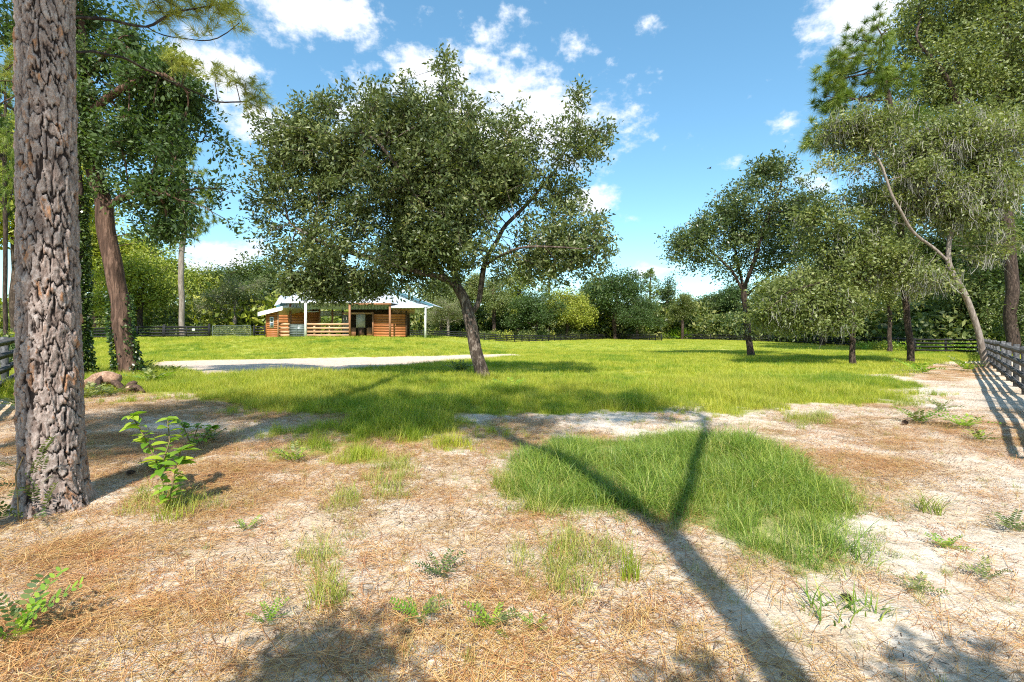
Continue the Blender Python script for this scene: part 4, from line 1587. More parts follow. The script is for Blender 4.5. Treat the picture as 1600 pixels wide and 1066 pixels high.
    bx('pane', 422.5, 426.3, 504.3, 510.8, 49.49, .03, 'glass', wn)
    a, b = Lc(403, 488.5, 48.9), Lc(441.5, 479, 48.9)
    bk = np.array([0, 7.0, 0])
    link('room_roof', prism_mesh('room_roof', [a, b, b + bk, a + bk], .12, M['roof_metal']), root)
    link('room_fascia', prism_mesh('room_fascia', [a + (0, -.03, .03), b + (0, -.03, .03), b + (0, .03, .03), a + (0, .03, .03)], .40, M['white_paint']), root)
    p = [Lc(428, 478, 55.5), Lc(450, 474, 55.5), Lc(438, 461.5, 55.5)]
    V = np.array(p + [q + (0, 4, 0) for q in p])
    me = bpy.data.meshes.new('dormer')
    me.from_pydata(V.tolist(), [], [[0, 1, 2], [5, 4, 3], [0, 2, 5, 3], [2, 1, 4, 5], [1, 0, 3, 4]])
    me.materials.append(M['roof_metal'])
    link('dormer', me, root)
    # walls in the shade
    plank_wall('back_wall', 435, 500, 488, 55.5, 9, 'cedar')
    plank_wall('stall_wall', 583, 634, 491, 51.6, 9, 'cedar')
    bx('corner_board', 581.5, 583.5, 488, 532, 51.5, .12, 'brown_post')
    bx('corner_board', 633.5, 636, 486, 532, 51.55, .14, 'dark_wood')
    bx('inner_wall', 548, 640, 476, 532, 60, .12, 'dark_wood')  # coloured dark to put the shade of the barn's inside into the wall
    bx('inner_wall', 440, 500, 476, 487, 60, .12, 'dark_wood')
    bx('back_panel', 478, 536, 486, 494, 59.5, .06, 'white_paint')
    bx('stall_header', 535, 583, 488.4, 491.2, 52.6, .12, 'tan_wood')
    bx('stall_partition', 535, 546, 492, 532, 56, .1, 'grey_panel')
    d = bx('stall_door', 556.5, 570.5, 491.5, 512, 52.55, .06, 'grey_panel')
    bx('door_foot', 559, 569, 512.3, 526, 52.5, .05, 'dark_wood', d)
    bx('stall_half_door', 549, 556, 512, 527, 52.6, .06, 'brown_post')
    bx('stall_half_door', 573, 582, 512, 527, 52.6, .06, 'brown_post')
    for k in range(5):
        bx('rafter', 613 + k * 0, 648, 482.5 + k * 1.9, 483.6 + k * 1.9, 50.8 + k * 1.5, .1, 'tan_wood')
    # rail panels and the grey gate
    for (p0, p1) in ((435.2, 452), (479.2, 545)):
        for k, yy in enumerate((506.8, 512.8, 518.6, 524.2)):
            bx('rail', p0, p1, yy - 1.7, yy + 1.7, 49.95, .05, 'tan_wood')
    bx('rail_post', 489.6, 492.4, 506, 532, 50.02, .14, 'tan_wood')
    bx('rail_post', 513.6, 515.4, 506, 532, 50.02, .14, 'tan_wood')
    a, b = Lc(453, 507, 50.1), Lc(475, 527, 50.1)
    z0, z1 = .12, a[2]
    g = link('stall_gate', boxes_mesh('stall_gate', [(a[0], b[0], a[1] + .03, a[1] + .05, z0, z1)], M['gate_metal']), root)
    for zz in np.linspace(z0, z1, 6):
        V, Fs = merge([tube_run([(a[0], a[1], zz), (b[0], a[1], zz)], .03)])
        link('gate_bar', np_mesh('gate_bar', V, Fs, M['gate_metal'], True), g)
    for xx in (a[0], (a[0] + b[0]) / 2, b[0]):
        V, Fs = merge([tube_run([(xx, a[1] - .02, z0), (xx, a[1] - .02, z1)], .03)])
        link('gate_bar', np_mesh('gate_bar', V, Fs, M['gate_metal'], True), g)


barn()

# ------------------------------------------------------------------ trees behind the fences


def proto_broad(h, w, n, per, spread, L, seed, low=.25, e=2.0, clump=.35):
    t = Tree((0, 0, 0))
    t.clear = h * low
    t.limb([(0, 0, 0), (.02 * h, 0, h * .25), (-.02 * h, .01 * h, h * .5), (0, 0, h * .72)], step=.5)
    rg = np.random.default_rng(seed)
    bl = [(np.array([0, 0, h * .68]), np.array([w * .34, w * .34, h * .28]), 1)]
    for k in range(9):
        a = k * 2.4 + rg.uniform(0, .6)
        rr = w * rg.uniform(.18, .36)
        bl.append((np.array([math.cos(a) * rr, math.sin(a) * rr, h * rg.uniform(low + .18, .84)]), np.array([1, 1, .8]) * w * rg.uniform(.13, .22), 1))
    t.colonize(blob_points(bl, n, clump, seed, .5), .5, 5, .9, 60)
    V, Fs = t.wood(h * .026, e, .02, 1.2)
    Vl, Q, rnd = t.leaves(per, spread, L, L * .5)
    return V, Fs, Vl, Q, rnd


def proto_pine(h, seed):
    t = Tree((0, 0, 0))
    t.clear = h * .4
    t.limb([(0, 0, 0), (.015 * h, 0, h * .3), (-.01 * h, 0, h * .65), (0, 0, h * .97)], step=.6)
    rg = np.random.default_rng(seed)
    A = []
    for k in range(150):
        f = rg.uniform(0, 1)
        z = h * (.48 + .53 * f)
        a = rg.uniform(0, 6.28)
        rr = h * (.03 + .16 * math.sin(math.pi * min(1, .12 + f * .88))) * rg.uniform(.45, 1)
        A.append((math.cos(a) * rr, math.sin(a) * rr, z))
    A = np.array(A)
    t.colonize(A, .5, 6, .6, 40)
    V, Fs = t.wood(h * .016, 2.6, .02, 1.1)
    C = np.concatenate([A, A + rg.normal(0, .3, A.shape), A + rg.normal(0, .3, A.shape)])
    Vl, T, r = tuft_geo(C, unit(rdir(len(C)) + np.array([0, 0, .5])), 34, .5, .035, .9)
    return V, Fs, Vl, T, r


PROTO = {}


def make_protos():
    for nm, a in (('round', proto_broad(10, 9, 420, 34, .42, .27, 1)), ('tall', proto_broad(13, 7, 420, 34, .42, .27, 2, .18)),
                  ('bushy', proto_broad(8, 9, 420, 34, .42, .25, 3, .08)), ('airy', proto_broad(7, 7, 330, 30, .33, .16, 4, .2, 1.8, .6)),
                  ('pine', proto_pine(14, 5)), ('narrow', proto_broad(11, 4.6, 300, 34, .4, .25, 6, .12))):
        V, Fs, Vl, Q, rnd = a
        PROTO[nm] = {'wood': {}, 'crown': {}, 'd': a, 'h': {'round': 10, 'tall': 13, 'bushy': 8, 'airy': 7, 'pine': 14, 'narrow': 11}[nm]}


make_protos()


def place(kind, px, top, Y, leaf, label, group, wscale=1.0, bark='dark_bark', name=None):
    p = PROTO[kind]
    x, y = XY(px, Y)
    z = tz(x, y) - .05
    H = CAMH + (HY - top) / F * Y - z
    s = H / p['h'] * 1.02
    V, Fs, Vl, Q, rnd = p['d']
    if bark not in p['wood']:
        p['wood'][bark] = np_mesh('trunk', V, Fs, M[bark], True)
    if leaf not in p['crown']:
        p['crown'][leaf] = np_mesh('crown', Vl, [Q], M[leaf], False, {'rnd': rnd})
    root = empty(name or ('pine_tree' if kind == 'pine' else 'tree'), (x, y, z), random.uniform(0, 6.28))
    root.scale = (s * wscale, s * wscale, s)
    tag(root, label, 'pine tree' if kind == 'pine' else 'tree', group)
    link('trunk', p['wood'][bark], root)
    link('crown', p['crown'][leaf], root)
    return root


GL, GM, GR = 'trees behind the left fence', 'trees beyond the far fence', 'trees behind the right fence'
for a in (
    ('tall', 30, 150, 48, 'yellow_leaf', 'yellow green tree seen left of the big pine trunk', GL, 1.0),
    ('pine', 8, 120, 40, 'pine_needle', 'slim pine behind the dark fence at the left edge', GL, .42),
    ('tall', 150, 300, 66, 'yellow_leaf', 'yellow green tree behind the ivy covered stem', GL, 1.1),
    ('bushy', 222, 395, 62, 'yellow_leaf', 'leafy bush tree right of the leaning oak trunk', GL, 1.0),
    ('pine', 286, 225, 56, 'pine_needle', 'tall pine with bare grey trunk behind the board gate', GL, .8, 'grey_bark'),
    ('tall', 240, 345, 82, 'yellow_leaf', 'tall yellow green tree left of the bare pine trunk', GL, 1.2),
    ('round', 318, 415, 88, 'yellow_leaf', 'round green tree right of the bare pine trunk', GL, 1.0),
    ('airy', 366, 428, 64, 'pale_leaf', 'small pale grey green tree beside the pipe gate', GL, 1.15, 'grey_bark'),
    ('round', 400, 401, 92, 'dark_leaf', 'large round dark tree rising behind the pale tree', GL, 1.25),
    ('bushy', 345, 440, 100, 'yellow_leaf', 'low yellow green tree behind the pale tree', GL, 1.2),
    ('bushy', 450, 432, 100, 'dark_leaf', 'dark tree directly behind the left end of the barn', GL, 1.2),
    ('tall', 500, 425, 120, 'light_leaf', 'tree behind the barn roof, half hidden by the lone oak', GL, 1.2),
    ('round', 690, 425, 112, 'light_leaf', 'tree nearest to the right end of the barn', GM, 1.0),
    ('tall', 728, 415, 118, 'light_leaf', 'tall tree behind the lone oak trunk', GM, 1.0),
    ('airy', 700, 462, 100, 'pale_leaf', 'pale low tree just left of the lone oak trunk', GM, 1.1, 'grey_bark'),
    ('tall', 772, 420, 112, 'light_leaf', 'leafy tree right of the lone oak trunk', GM, 1.0),
    ('narrow', 812, 412, 118, 'yellow_leaf', 'yellow green narrow tree under the right boughs of the lone oak', GM, 1.1),
    ('pine', 858, 418, 122, 'pine_needle', 'pointed pine under the rightmost bough of the lone oak', GM, .9),
    ('bushy', 885, 450, 112, 'yellow_leaf', 'low yellowish tree right of the pointed pine', GM, 1.0),
    ('round', 962, 420, 118, 'dark_leaf', 'broad dark oak standing highest in the far tree line', GM, 1.1),
    ('narrow', 920, 440, 128, 'light_leaf', 'slim green tree left of the broad dark oak', GM, 1.2),
    ('pine', 1016, 425, 124, 'pine_needle', 'bright topped pine right of the broad dark oak', GM, .9),
    ('narrow', 1044, 436, 126, 'dark_leaf', 'slim dark tree between bright pine and yellowish tree', GM, 1.1),
    ('tall', 1066, 450, 116, 'light_leaf', 'yellowish tree at the gap between the two far fences', GM, 1.0),
    ('bushy', 1112, 458, 126, 'dark_leaf', 'low rounded dark tree left of the airy oak', GM, 1.1),
    ('round', 1150, 440, 122, 'dark_leaf', 'dark tree directly behind the airy oak', GM, 1.0),
    ('bushy', 840, 455, 108, 'dark_leaf', 'low dark tree in front of the pointed pine', GM, 1.1),
    ('bushy', 995, 462, 112, 'dark_leaf', 'low dark tree below the bright topped pine', GM, 1.0),
    ('bushy', 1215, 435, 98, 'light_leaf', 'light tree right of the airy oak trunk, behind the long fence', GR, 1.0),
    ('round', 1262, 420, 92, 'dark_leaf', 'dark tree left of the drooping oak, behind the long fence', GR, 1.0),
    ('bushy', 1310, 425, 78, 'light_leaf', 'bushy light tree directly behind the drooping oak', GR, 1.0),
    ('tall', 1368, 350, 72, 'dark_leaf', 'tall dark tree between drooping oak and slim pine', GR, 1.0),
    ('bushy', 1452, 415, 56, 'light_leaf', 'bushy light tree behind the black corner fence', GR, 1.0),
    ('round', 1500, 365, 60, 'dark_leaf', 'dark round tree behind the leaning pale oak', GR, 1.0),
    ('bushy', 1532, 425, 48, 'light_leaf', 'bushy tree between leaning pale oak and tallest oak', GR, .9),
    ('tall', 1425, 300, 66, 'light_leaf', 'tall light tree behind the slim pine trunk', GR, 1.0),
    ('tall', 1560, 250, 58, 'dark_leaf', 'tall dark tree behind the moss hung oak', GR, 1.1),
    ('bushy', 1285, 395, 66, 'light_leaf', 'light bushy tree rising left of the drooping oak', GR, .9),
    ('round', 1610, 330, 46, 'dark_leaf', 'dark tree at the right edge behind the tallest oak', GR, 1.0),
    ('bushy', 1640, 430, 36, 'light_leaf', 'bushy light tree just outside the right fence', GR, .9),
):
    place(*a)

# ---- undergrowth that reads as one mass


def bush_mesh(name, n, r, L, mat, flat=.8):
    c = rdir(n) * (RNG.uniform(0, 1, n) ** .4)[:, None] * np.array([r, r, r * flat]) + np.array([0, 0, r * flat * .85])
    V, Q = leaf_geo(c, unit(rdir(n) + np.array([0, 0, .3])), L * RNG.uniform(.7, 1.3, n), L * .5 * RNG.uniform(.7, 1.3, n), .08)
    rnd = np.clip(RNG.uniform(0, 1, n) ** 1.2, 0, 1)
    return np_mesh(name, V, [Q], M[mat], False, {'rnd': rnd})


def undergrowth():
    big = [bush_mesh('bush', 360, 1.0, .20, m) for m in ('dark_leaf', 'light_leaf', 'yellow_leaf', 'dark_leaf', 'light_leaf')]
    sm = [bush_mesh('weed_bush', 200, .5, .13, m, .8) for m in ('bright_leaf', 'yellow_leaf', 'light_leaf')]
    # far wood
    x = RNG.uniform(-45, 75, 1700)
    y = RNG.uniform(124, 160, 1700)
    s = RNG.uniform(1.4, 7.0, 1700)
    scatter('far_wood', on_ground(x, y, -.3), s, big, 'dense far wood behind the field closing the horizon', 'wood', .2)
    x = RNG.uniform(-18, 42, 420)
    y = 104 + RNG.uniform(0, 22, 420) + 14 * sstep(6, 22, x)
    scatter('wood_edge_bushes', on_ground(x, y, -.2), RNG.uniform(.5, 1.9, 420), big, 'bushes along the wood edge behind the far black fence', 'bushes', .2)
    # left wood
    x = RNG.uniform(-110, -30, 800)
    y = RNG.uniform(66, 105, 800)
    k = x / y > -1.4
    scatter('left_wood', on_ground(x[k], y[k], -.3), RNG.uniform(1.0, 5.2, k.sum()), [big[2], big[1], big[2], big[4]], 'dense yellow green wood behind the left fence', 'wood', .2)
    x = RNG.uniform(-52, -29, 160)
    y = RNG.uniform(57, 64, 160)
    k = (x < -33)
    scatter('left_fence_bushes', on_ground(x[k], y[k], -.1), RNG.uniform(.4, 1.2, k.sum()), big, 'bushes growing just behind the left black fence', 'bushes', .2)
    t = RNG.uniform(0, 1, 130)
    x = -13.5 - 30 * t - RNG.uniform(.6, 5, 130)
    y = 11 + 38 * t
    scatter('left_edge_bushes', on_ground(x, y, -.1), RNG.uniform(.4, 1.1, 130), big, 'leafy bushes outside the dark fence at the left edge', 'bushes', .2)
    # right wood outside the fences
    u = RNG.uniform(0, 1, 900)
    fx = np.interp(u, [0, .25, .5, .75, 1], [41, 47, 48.5, 45, 40])
    fy = np.interp(u, [0, .25, .5, .75, 1], [118, 106, 86, 60, 44])
    off = RNG.uniform(2.5, 26, 900)
    x, y = fx + off * .8, fy + off * .55
    scatter('right_wood', on_ground(x, y, -.3), RNG.uniform(.9, 4.6, 900), [big[0], big[1], big[4], big[3]], 'dense wood behind the long right fence', 'wood', .2)
    u = RNG.uniform(0, 1, 420)
    x = 15 + 25 * u + RNG.uniform(1.0, 13, 420)
    y = 12.5 + 28 * u - RNG.uniform(0, 3, 420)
    scatter('right_edge_weeds', on_ground(x, y, -.1), RNG.uniform(.5, 1.5, 420), sm + [big[1]], 'bright weeds and bushes outside the grey right fence', 'weeds', .2)
    x = RNG.uniform(34, 46, 150)
    y = RNG.uniform(43, 50, 150)
    k = x / y < .98
    scatter('corner_weeds', on_ground(x[k], y[k], -.1), RNG.uniform(.7, 1.6, k.sum()), sm[:2], 'bright yellow green weeds behind the black corner fence', 'weeds', .2)
    # palmettos at the gap
    pal = []
    for q in range(2):
        a = RNG.uniform(0, 6.28, 46)
        el = RNG.uniform(.2, 1.3, 46)
        d = np.stack([np.cos(a) * np.cos(el), np.sin(a) * np.cos(el), np.sin(el)], 1)
        V, Q = leaf_geo(np.zeros((46, 3)) + d * .3, d, RNG.uniform(.9, 1.4, 46), .16, .05)
        pal.append(np_mesh('palmetto', V, [Q], M['bright_leaf'], False, {'rnd': RNG.uniform(.2, 1, 46)}))
    x = RNG.uniform(39, 56, 110)
    y = 118 + RNG.uniform(0, 8, 110)
    scatter('palmetto_thicket', on_ground(x, y), RNG.uniform(1.2, 2.2, 110), pal, 'bright palmetto thicket behind the gap in the far fences', 'palmetto', .15)


undergrowth()

# ------------------------------------------------------------------ plants and small things in the foreground


def big_leaf_mesh(name, mat):
    """one broad pointed leaf of length 1 along +X, folded on its midrib and drooping at the tip"""
    ts = np.array([0, .12, .3, .5, .7, .87, 1.0])
    wd = np.array([.01, .15, .25, .27, .2, .1, 0.004])
    V = []
    for t, w in zip(ts, wd):
        z = -.22 * t * t
        V += [(t, -w, z + w * .35), (t, 0, z), (t, w, z + w * .35)]
    Q = []
    for k in range(len(ts) - 1):
        Q += [[3 * k, 3 * k + 3, 3 * k + 4, 3 * k + 1], [3 * k + 1, 3 * k + 4, 3 * k + 5, 3 * k + 2]]
    return V, Q


LEAFM = []
for q in range(5):
    V, Q = big_leaf_mesh('leaf', 'bright_leaf')
    LEAFM.append(np_mesh('leaf', np.array(V), [np.array(Q)], M['bright_leaf'], True, {'rnd': np.full(len(Q), .15 + .2 * q)}))


def sapling(base, stems, label, L0, L1, name='sapling'):
    root = empty(name, base)
    tag(root, label, 'plant')
    parts = []
    spots = []
    for st in stems:
        st = np.array(st, float)
        parts.append(tube_run(st - base, .006, 5))
        for a, b in zip(st[:-1], st[1:]):
            n = max(1, int(np.linalg.norm(b - a) / .038))
            for k in range(n):
                q = a + (b - a) * (k + .5) / n
                if q[2] - base[2] > .06:
                    spots.append((q, unit(b - a)))
        spots += [(st[-1], unit(st[-1] - st[-2]))] * 4
    V, Fs = merge(parts)
    link('stem', np_mesh('stem', V, Fs, M['stem'], True), root)
    for q, d in spots:
        for k in range(random.choice((1, 2, 3))):
            az = random.uniform(0, 6.28)
            v = Vector((math.cos(az), math.sin(az), random.uniform(-.15, .5)))
            s = random.uniform(L0, L1)
            o = link('leaf', random.choice(LEAFM), root, tuple(q - base))
            o.rotation_euler = (random.uniform(-.4, .4), -math.asin(max(-1, min(1, v.normalized().z))), az)
            o.scale = (s, s, s)
    return root


b = G(262, 800)
Yb = b[1]
sapling(b, [[b, P(258, 770, Yb), P(250, 735, Yb + .05), P(232, 695, Yb + .15), P(214, 662, Yb + .2), P(205, 650, Yb + .2)],
            [b, P(268, 765, Yb - .05), P(275, 730, Yb), P(282, 705, Yb)],
            [P(250, 735, Yb), P(265, 690, Yb + .2), P(262, 655, Yb + .3)]],
        'bright green leafy sapling growing right of the big pine', .09, .16)
b = G(300, 700)
Yb = b[1]
sapling(b, [[b, P(303, 685, Yb), P(310, 665, Yb)], [b, P(292, 680, Yb), P(285, 662, Yb)], [b, P(318, 685, Yb - .1), P(330, 668, Yb - .1)]],
        'second smaller green sapling behind the leafy sapling', .08, .13)


def frond_mesh(L, n, lw, mat, arch=.35):
    """pinnate leaf along +X: a rib with pairs of leaflets"""
    ts = np.linspace(.15, 1, n)
    V, Q, r = [], [], []
    c = np.stack([ts * L, 0 * ts, arch * L * (ts - ts ** 2 * .9)], 1)
    for s in (-1, 1):
        ax = unit(np.stack([np.full(n, .45), np.full(n, s * 1.0), np.full(n, .12)], 1) + RNG.normal(0, .12, (n, 3)))
        ln = lw * (1.15 - .5 * np.abs(ts - .45))
        S = unit(np.cross(ax, np.array([0, 0, 1.0]) + RNG.normal(0, .2, (n, 3))))
        k = len(V) * 0
        for j in range(n):
            o = len(V)
            V += [c[j], c[j] + ax[j] * ln[j] * .35 + S[j] * ln[j] * .2, c[j] + ax[j] * ln[j] * .75 + S[j] * ln[j] * .16, c[j] + ax[j] * ln[j],
                  c[j] + ax[j] * ln[j] * .75 - S[j] * ln[j] * .16, c[j] + ax[j] * ln[j] * .35 - S[j] * ln[j] * .2]
            Q.append([o, o + 1, o + 2, o + 3])
            Q.append([o, o + 3, o + 4, o + 5])
            r += [RNG.uniform(0, 1)] * 2
    cc = np.stack([np.linspace(0, 1, 8) * L, np.zeros(8), arch * L * (np.linspace(0, 1, 8) - np.linspace(0, 1, 8) ** 2 * .9)], 1)
    tv, tq = tube_run(cc, .0025, 4)
    o = len(V)
    Q = np.concatenate([np.array(Q), tq + o])
    r += [.4] * len(tq)
    return np_mesh('frond', np.concatenate([np.array(V), tv]), [Q], M[mat], False, {'rnd': np.array(r)})


FRONDS = {m: [frond_mesh(1.0, 9, .17, m) for _ in range(3)] for m in ('bright_leaf', 'light_leaf', 'dark_leaf')}


def pinnate_plant(base, n, L, label, mats=('bright_leaf',), up=.5, name='young_plant', azr=(0, 6.28)):
    root = empty(name, base)
    tag(root, label, 'plant')
    for k in range(n):
        az = azr[0] + (azr[1] - azr[0]) * (k + random.uniform(-.3, .3)) / n
        s = L * random.uniform(.7, 1.15)
        o = link('frond', random.choice(FRONDS[random.choice(mats)]), root, (random.uniform(-.02, .02), random.uniform(-.02, .02), .005))
        o.rotation_euler = (random.uniform(-.3, .3), -up * random.uniform(.4, 1.3), az)
        o.scale = (s, s, s)
    return root


b = G(22, 1000)
pinnate_plant(b, 9, .33, 'fern like green seedling at the lower left corner', ('bright_leaf', 'bright_leaf', 'dark_leaf'), .75)
for px, py, n, L, mats, label in (
        (770, 985, 6, .13, ('bright_leaf', 'light_leaf'), 'small star shaped green weed on the sand in the bottom middle'),
        (655, 968, 6, .12, ('bright_leaf', 'light_leaf'), 'small yellow green weed left of the star shaped weed'),
        (690, 900, 6, .12, ('dark_leaf', 'light_leaf'), 'small dark weed on the pine straw above the yellow green weed'),
        (835, 985, 4, .07, ('bright_leaf',), 'tiny weed just right of the star shaped weed'),
        (460, 722, 6, .2, ('bright_leaf', 'light_leaf'), 'pale green weed at the shaded near edge of the grass'),
        (240, 735, 5, .14, ('dark_leaf', 'light_leaf'), 'small ground weed between big pine and sapling'),
        (330, 690, 7, .2, ('dark_leaf',), 'dark bushy weed right of the saplings'),
        (1436, 662, 8, .3, ('light_leaf', 'bright_leaf'), 'green weed on the sand left of the fence shadow bands'),
        (1505, 668, 7, .26, ('bright_leaf',), 'bright weed in the shadow bands near the right fence'),
        (1530, 690, 6, .2, ('bright_leaf', 'light_leaf'), 'upright weed below the bright weed near the right fence'),
        (1470, 640, 6, .26, ('light_leaf',), 'pale weed at the far side of the shadow bands'),
        (1438, 583, 8, .55, ('bright_leaf',), 'leafy weed at the foot of the slim pine'),
        (1512, 580, 8, .6, ('bright_leaf', 'light_leaf'), 'leafy weed left of the leaning pale oak'),
        (1535, 560, 8, .6, ('light_leaf',), 'weed at the foot of the leaning pale oak'),
        (1580, 830, 6, .14, ('light_leaf', 'dark_leaf'), 'small weed at the right edge of the sand'),
        (1545, 905, 5, .1, ('light_leaf',), 'tiny weed below the right edge weed'),
        (1480, 860, 5, .1, ('bright_leaf',), 'tiny bright weed below the dry clump'),
        (1430, 925, 5, .1, ('light_leaf',), 'tiny weed at the lower right on white sand'),
        (800, 612, 9, .42, ('bright_leaf',), 'bright leafy weed right of the lone oak foot'),
        (720, 583, 12, .5, ('dark_leaf', 'light_leaf'), 'dark leafy weed left of the lone oak trunk'),
        (240, 600, 9, .4, ('light_leaf', 'bright_leaf'), 'leafy weed right of the broken stump'),
        (175, 618, 8, .3, ('dark_leaf', 'light_leaf'), 'dark weed growing in front of the reddish log'),
        (138, 622, 8, .3, ('light_leaf',), 'pale weed beside the near end of the reddish log'),
        (270, 588, 9, .4, ('dark_leaf',), 'dark weed at the left end of the dirt track'),
        (225, 582, 10, .42, ('dark_leaf', 'light_leaf'), 'weed against the foot of the leaning oak'),
        (35, 640, 9, .35, ('light_leaf', 'bright_leaf'), 'fern like weed below the left edge fence'),
        (420, 975, 4, .09, ('bright_leaf',), 'tiny weed in the lower left shadow'),
        (385, 830, 5, .1, ('light_leaf', 'bright_leaf'), 'tiny pale weed on pine straw right of the sapling')):
    pinnate_plant(G(px, py), n + 3, L * 1.5, label, mats)


# vine climbing on the foot of the big pine
def pine_vine():
    root = empty('climbing_vine', PINE + np.array([.0, -.36, 0]))
    tag(root, 'green creeper growing up the foot of the big pine', 'creeper')
    for k in range(26):
        z = random.uniform(0, 1) ** 1.5 * .5
        a = -math.pi / 2 + random.uniform(-.75, .75)
        rr = .02 + .12 * math.exp(-z / .15)
        o = link('frond', random.choice(FRONDS[random.choice(('dark_leaf', 'light_leaf', 'dark_leaf'))]), root,
                 (.34 * math.cos(a), .36 + (.30 + rr) * math.sin(a), z))
        o.rotation_euler = (random.uniform(-.5, .5), -random.uniform(.0, 1.2), a + random.uniform(-1.1, 1.1))
        s = random.uniform(.16, .3)
        o.scale = (s, s, s)
    pts = [(.05, -.02, 0), (.02, .0, .2), (-.03, .03, .4), (.02, .05, .55)]
    V, Fs = merge([tube_run(pts, .006, 5)])
    link('stem', np_mesh('stem', V, Fs, M['stem'], True), root)


pine_vine()


# single grass tufts that stand alone on the sand
def lone_tuft(px, py, n, h, mat, label, rad=.06, lean=.8, w=.006):
    b = G(px, py)
    o = link('grass_tuft', blades_mesh('grass_tuft', n, rad, h * .5, h, w, lean, M[mat], 4), None, tuple(b))
    tag(o, label, 'grass tuft')


lone_tuft(985, 905, 60, .34, 'grass', 'upright grass tuft beside the trunk shadow', .06, .5)
lone_tuft(510, 940, 90, .24, 'grass_dry', 'yellow green grass tuft above the lower left shadow', .14)
lone_tuft(1452, 800, 70, .3, 'grass_dry', 'spiky half dry clump on the sand at the right', .1, 1.5, .008)
lone_tuft(1290, 960, 40, .2, 'grass_cool', 'broad bladed weed clump at the lower right above the shadow', .16, 1.2, .012)
lone_tuft(1355, 960, 30, .18, 'grass_cool', 'right neighbour of the broad bladed weed clump', .12, 1.2, .012)
lone_tuft(270, 812, 90, .3, 'grass', 'grass tuft around the foot of the leafy sapling', .16, 1.0)
lone_tuft(400, 640, 80, .5, 'grass', 'tall arching grass tuft at the left edge of the lawn', .2, 1.0, .008)


# fallen log and broken stump under the leaning oak
def lump(path, rads, mat, name, parent, seed=0, rough=.18):
    path = np.array(path, float)
    n = 26
    t = np.linspace(0, 1, n)
    k = np.linspace(0, 1, len(path))
    c = np.stack([np.interp(t, k, path[:, i]) for i in range(3)], 1)
    for _ in range(3):
        c[1:-1] = .5 * c[1:-1] + .25 * (c[:-2] + c[2:])
    r = np.interp(t, k, rads)
    d = unit(np.gradient(c, axis=0))
    a = unit(np.cross(d, [.1, .2, .97]))
    bb = np.cross(a, d)
    th = np.arange(22) / 22 * 2 * np.pi
    TH, T = np.meshgrid(th, t)
    rr = r[:, None] * (1 + rough * 2 * (fbm(np.cos(TH) * 1.6 + 4 + seed, T * 7 + np.sin(TH) * 1.6, 4, seed) - .5))
    V = c[:, None] + rr[..., None] * (np.cos(TH)[..., None] * a[:, None] + np.sin(TH)[..., None] * bb[:, None])
    V = np.concatenate([V.reshape(-1, 3), c[:1] + d[:1] * r[0] * -.1, c[-1:] + d[-1:] * r[-1] * .1])
    i = np.arange(n * 22).reshape(n, 22)
    j = np.roll(i, -1, 1)
    Q = np.stack([i[:-1], j[:-1], j[1:], i[1:]], -1).reshape(-1, 4)
    e = n * 22
    T1 = np.stack([np.full(22, e), j[0], i[0]], 1)
    T2 = np.stack([np.full(22, e + 1), i[-1], j[-1]], 1)
    return link(name, np_mesh(name, V, [Q, np.concatenate([T1, T2])], M[mat], True), parent)


def log_and_stump():
    b = G(160, 612)
    root = empty('fallen_log', b)
    tag(root, 'reddish broken log lying in the weeds under the leaning oak', 'log')
    Y = b[1]
    q = lambda a, c, dy=0: P(a, c, Y + dy) - b
    lump([q(118, 606, .2), q(138, 602, .2), q(150, 594, .1), q(168, 590), q(186, 592)], [.07, .12, .15, .16, .10], 'log_bark', 'log_bark', root, 3)
    lump([q(160, 590, -.1), q(153, 596, -.2), q(153, 606, -.25), q(158, 616, -.3)], [.06, .055, .05, .05], 'log_dark', 'curved_root', root, 5)
    lump([q(178, 596, -.05), q(188, 604, -.1), q(196, 612, -.15)], [.08, .07, .03], 'log_dark', 'broken_branch', root, 6)
    b2 = G(208, 612)
    r2 = empty('broken_stump', b2)
    tag(r2, 'dark jagged broken stump right of the reddish log', 'stump')
    Y2 = b2[1]
    p = lambda a, c, dy=0: P(a, c, Y2 + dy) - b2
    lump([p(203, 613), p(206, 604), p(212, 596, .05)], [.13, .12, .05], 'log_dark', 'stump_body', r2, 8, .3)
    lump([p(206, 606, -.08), p(216, 607, -.1), p(226, 613, -.12)], [.09, .07, .02], 'log_dark', 'root_spur', r2, 9, .3)
    lump([p(196, 613, -.1), p(202, 607, -.1), p(208, 603, -.1)], [.05, .07, .05], 'log_bark', 'split_wood', r2, 10, .3)


log_and_stump()


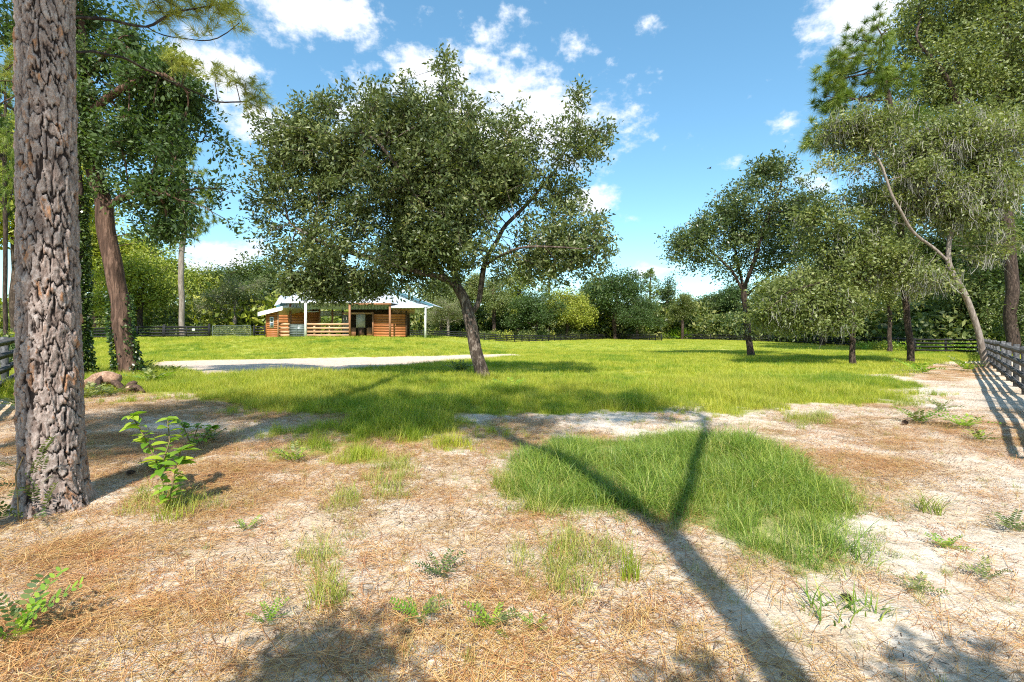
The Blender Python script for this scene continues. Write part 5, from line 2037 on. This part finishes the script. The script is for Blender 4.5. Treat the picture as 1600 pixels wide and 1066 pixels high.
def pine_cone(px, py, s, label, yaw):
    b = G(px, py)
    V, Q = [], []
    n = 90
    for k in range(n):
        t = (k + .5) / n
        a = k * 2.39996
        r = math.sin(math.pi * (t * .9 + .08)) ** .8 * .5
        c = np.array([t * 1.5 - .75, 0, 0])
        u = np.array([-.35, math.cos(a), math.sin(a)])
        w = np.array([0, -math.sin(a), math.cos(a)]) * .13
        o = len(V)
        V += [c + u * r * .25 - w * .5, c + u * r * .25 + w * .5, c + u * r + w * 1.5, c + u * r - w * 1.5, c + u * r * 1.12 + np.array([-.05, 0, 0])]
        Q += [[o, o + 1, o + 2, o + 3]]
    tq = np.array([[5 * k + 3, 5 * k + 2, 5 * k + 4] for k in range(n)])
    core, cq = tube_run([(-.6, 0, 0), (-.3, 0, 0), (.3, 0, 0), (.6, 0, 0)], .09, 8)
    o = len(V)
    V = np.concatenate([np.array(V), core])
    me = np_mesh('pine_cone', V, [np.array(Q), tq, cq + o], M['cone'])
    ob = link('pine_cone', me, None, (b[0], b[1], b[2] + .4 * s), (random.uniform(0, 3), 0, yaw), (s, s, s))
    tag(ob, label, 'pine cone')


pine_cone(1415, 664, .085, 'dark pine cone on the sand left of the shadow bands', .4)
pine_cone(205, 742, .06, 'dark pine cone in the shade right of the big pine', 1.2)
pine_cone(1322, 940, .045, 'small pine cone at the lower right near the broad bladed weeds', 2.0)


def bird():
    c = P(1109, 263, 55)
    root = empty('bird', c, .3)
    tag(root, 'tiny dark bird flying in the blue sky left of the airy oak', 'bird')
    lump([(-.2, 0, 0), (-.08, 0, .01), (.1, 0, .01), (.2, 0, .03)], [.02, .06, .06, .02], 'bird', 'body', root, 2, .02)
    for s in (-1, 1):
        V = np.array([(-.06, 0, .02), (.08, 0, .02), (.06, s * .22, .09), (-.06, s * .2, .09), (-.04, s * .42, .03), (-.09, s * .4, .03)])
        V = np.concatenate([V, V - np.array([0, 0, .012])])
        Q = np.array([[0, 1, 2, 3], [3, 2, 4, 5], [7, 6, 9, 8], [8, 9, 11, 10], [1, 7, 8, 2], [2, 8, 10, 4], [4, 10, 11, 5], [5, 11, 9, 3], [3, 9, 6, 0]])
        link('wing', np_mesh('wing', V, [Q], M['bird']), root)


bird()
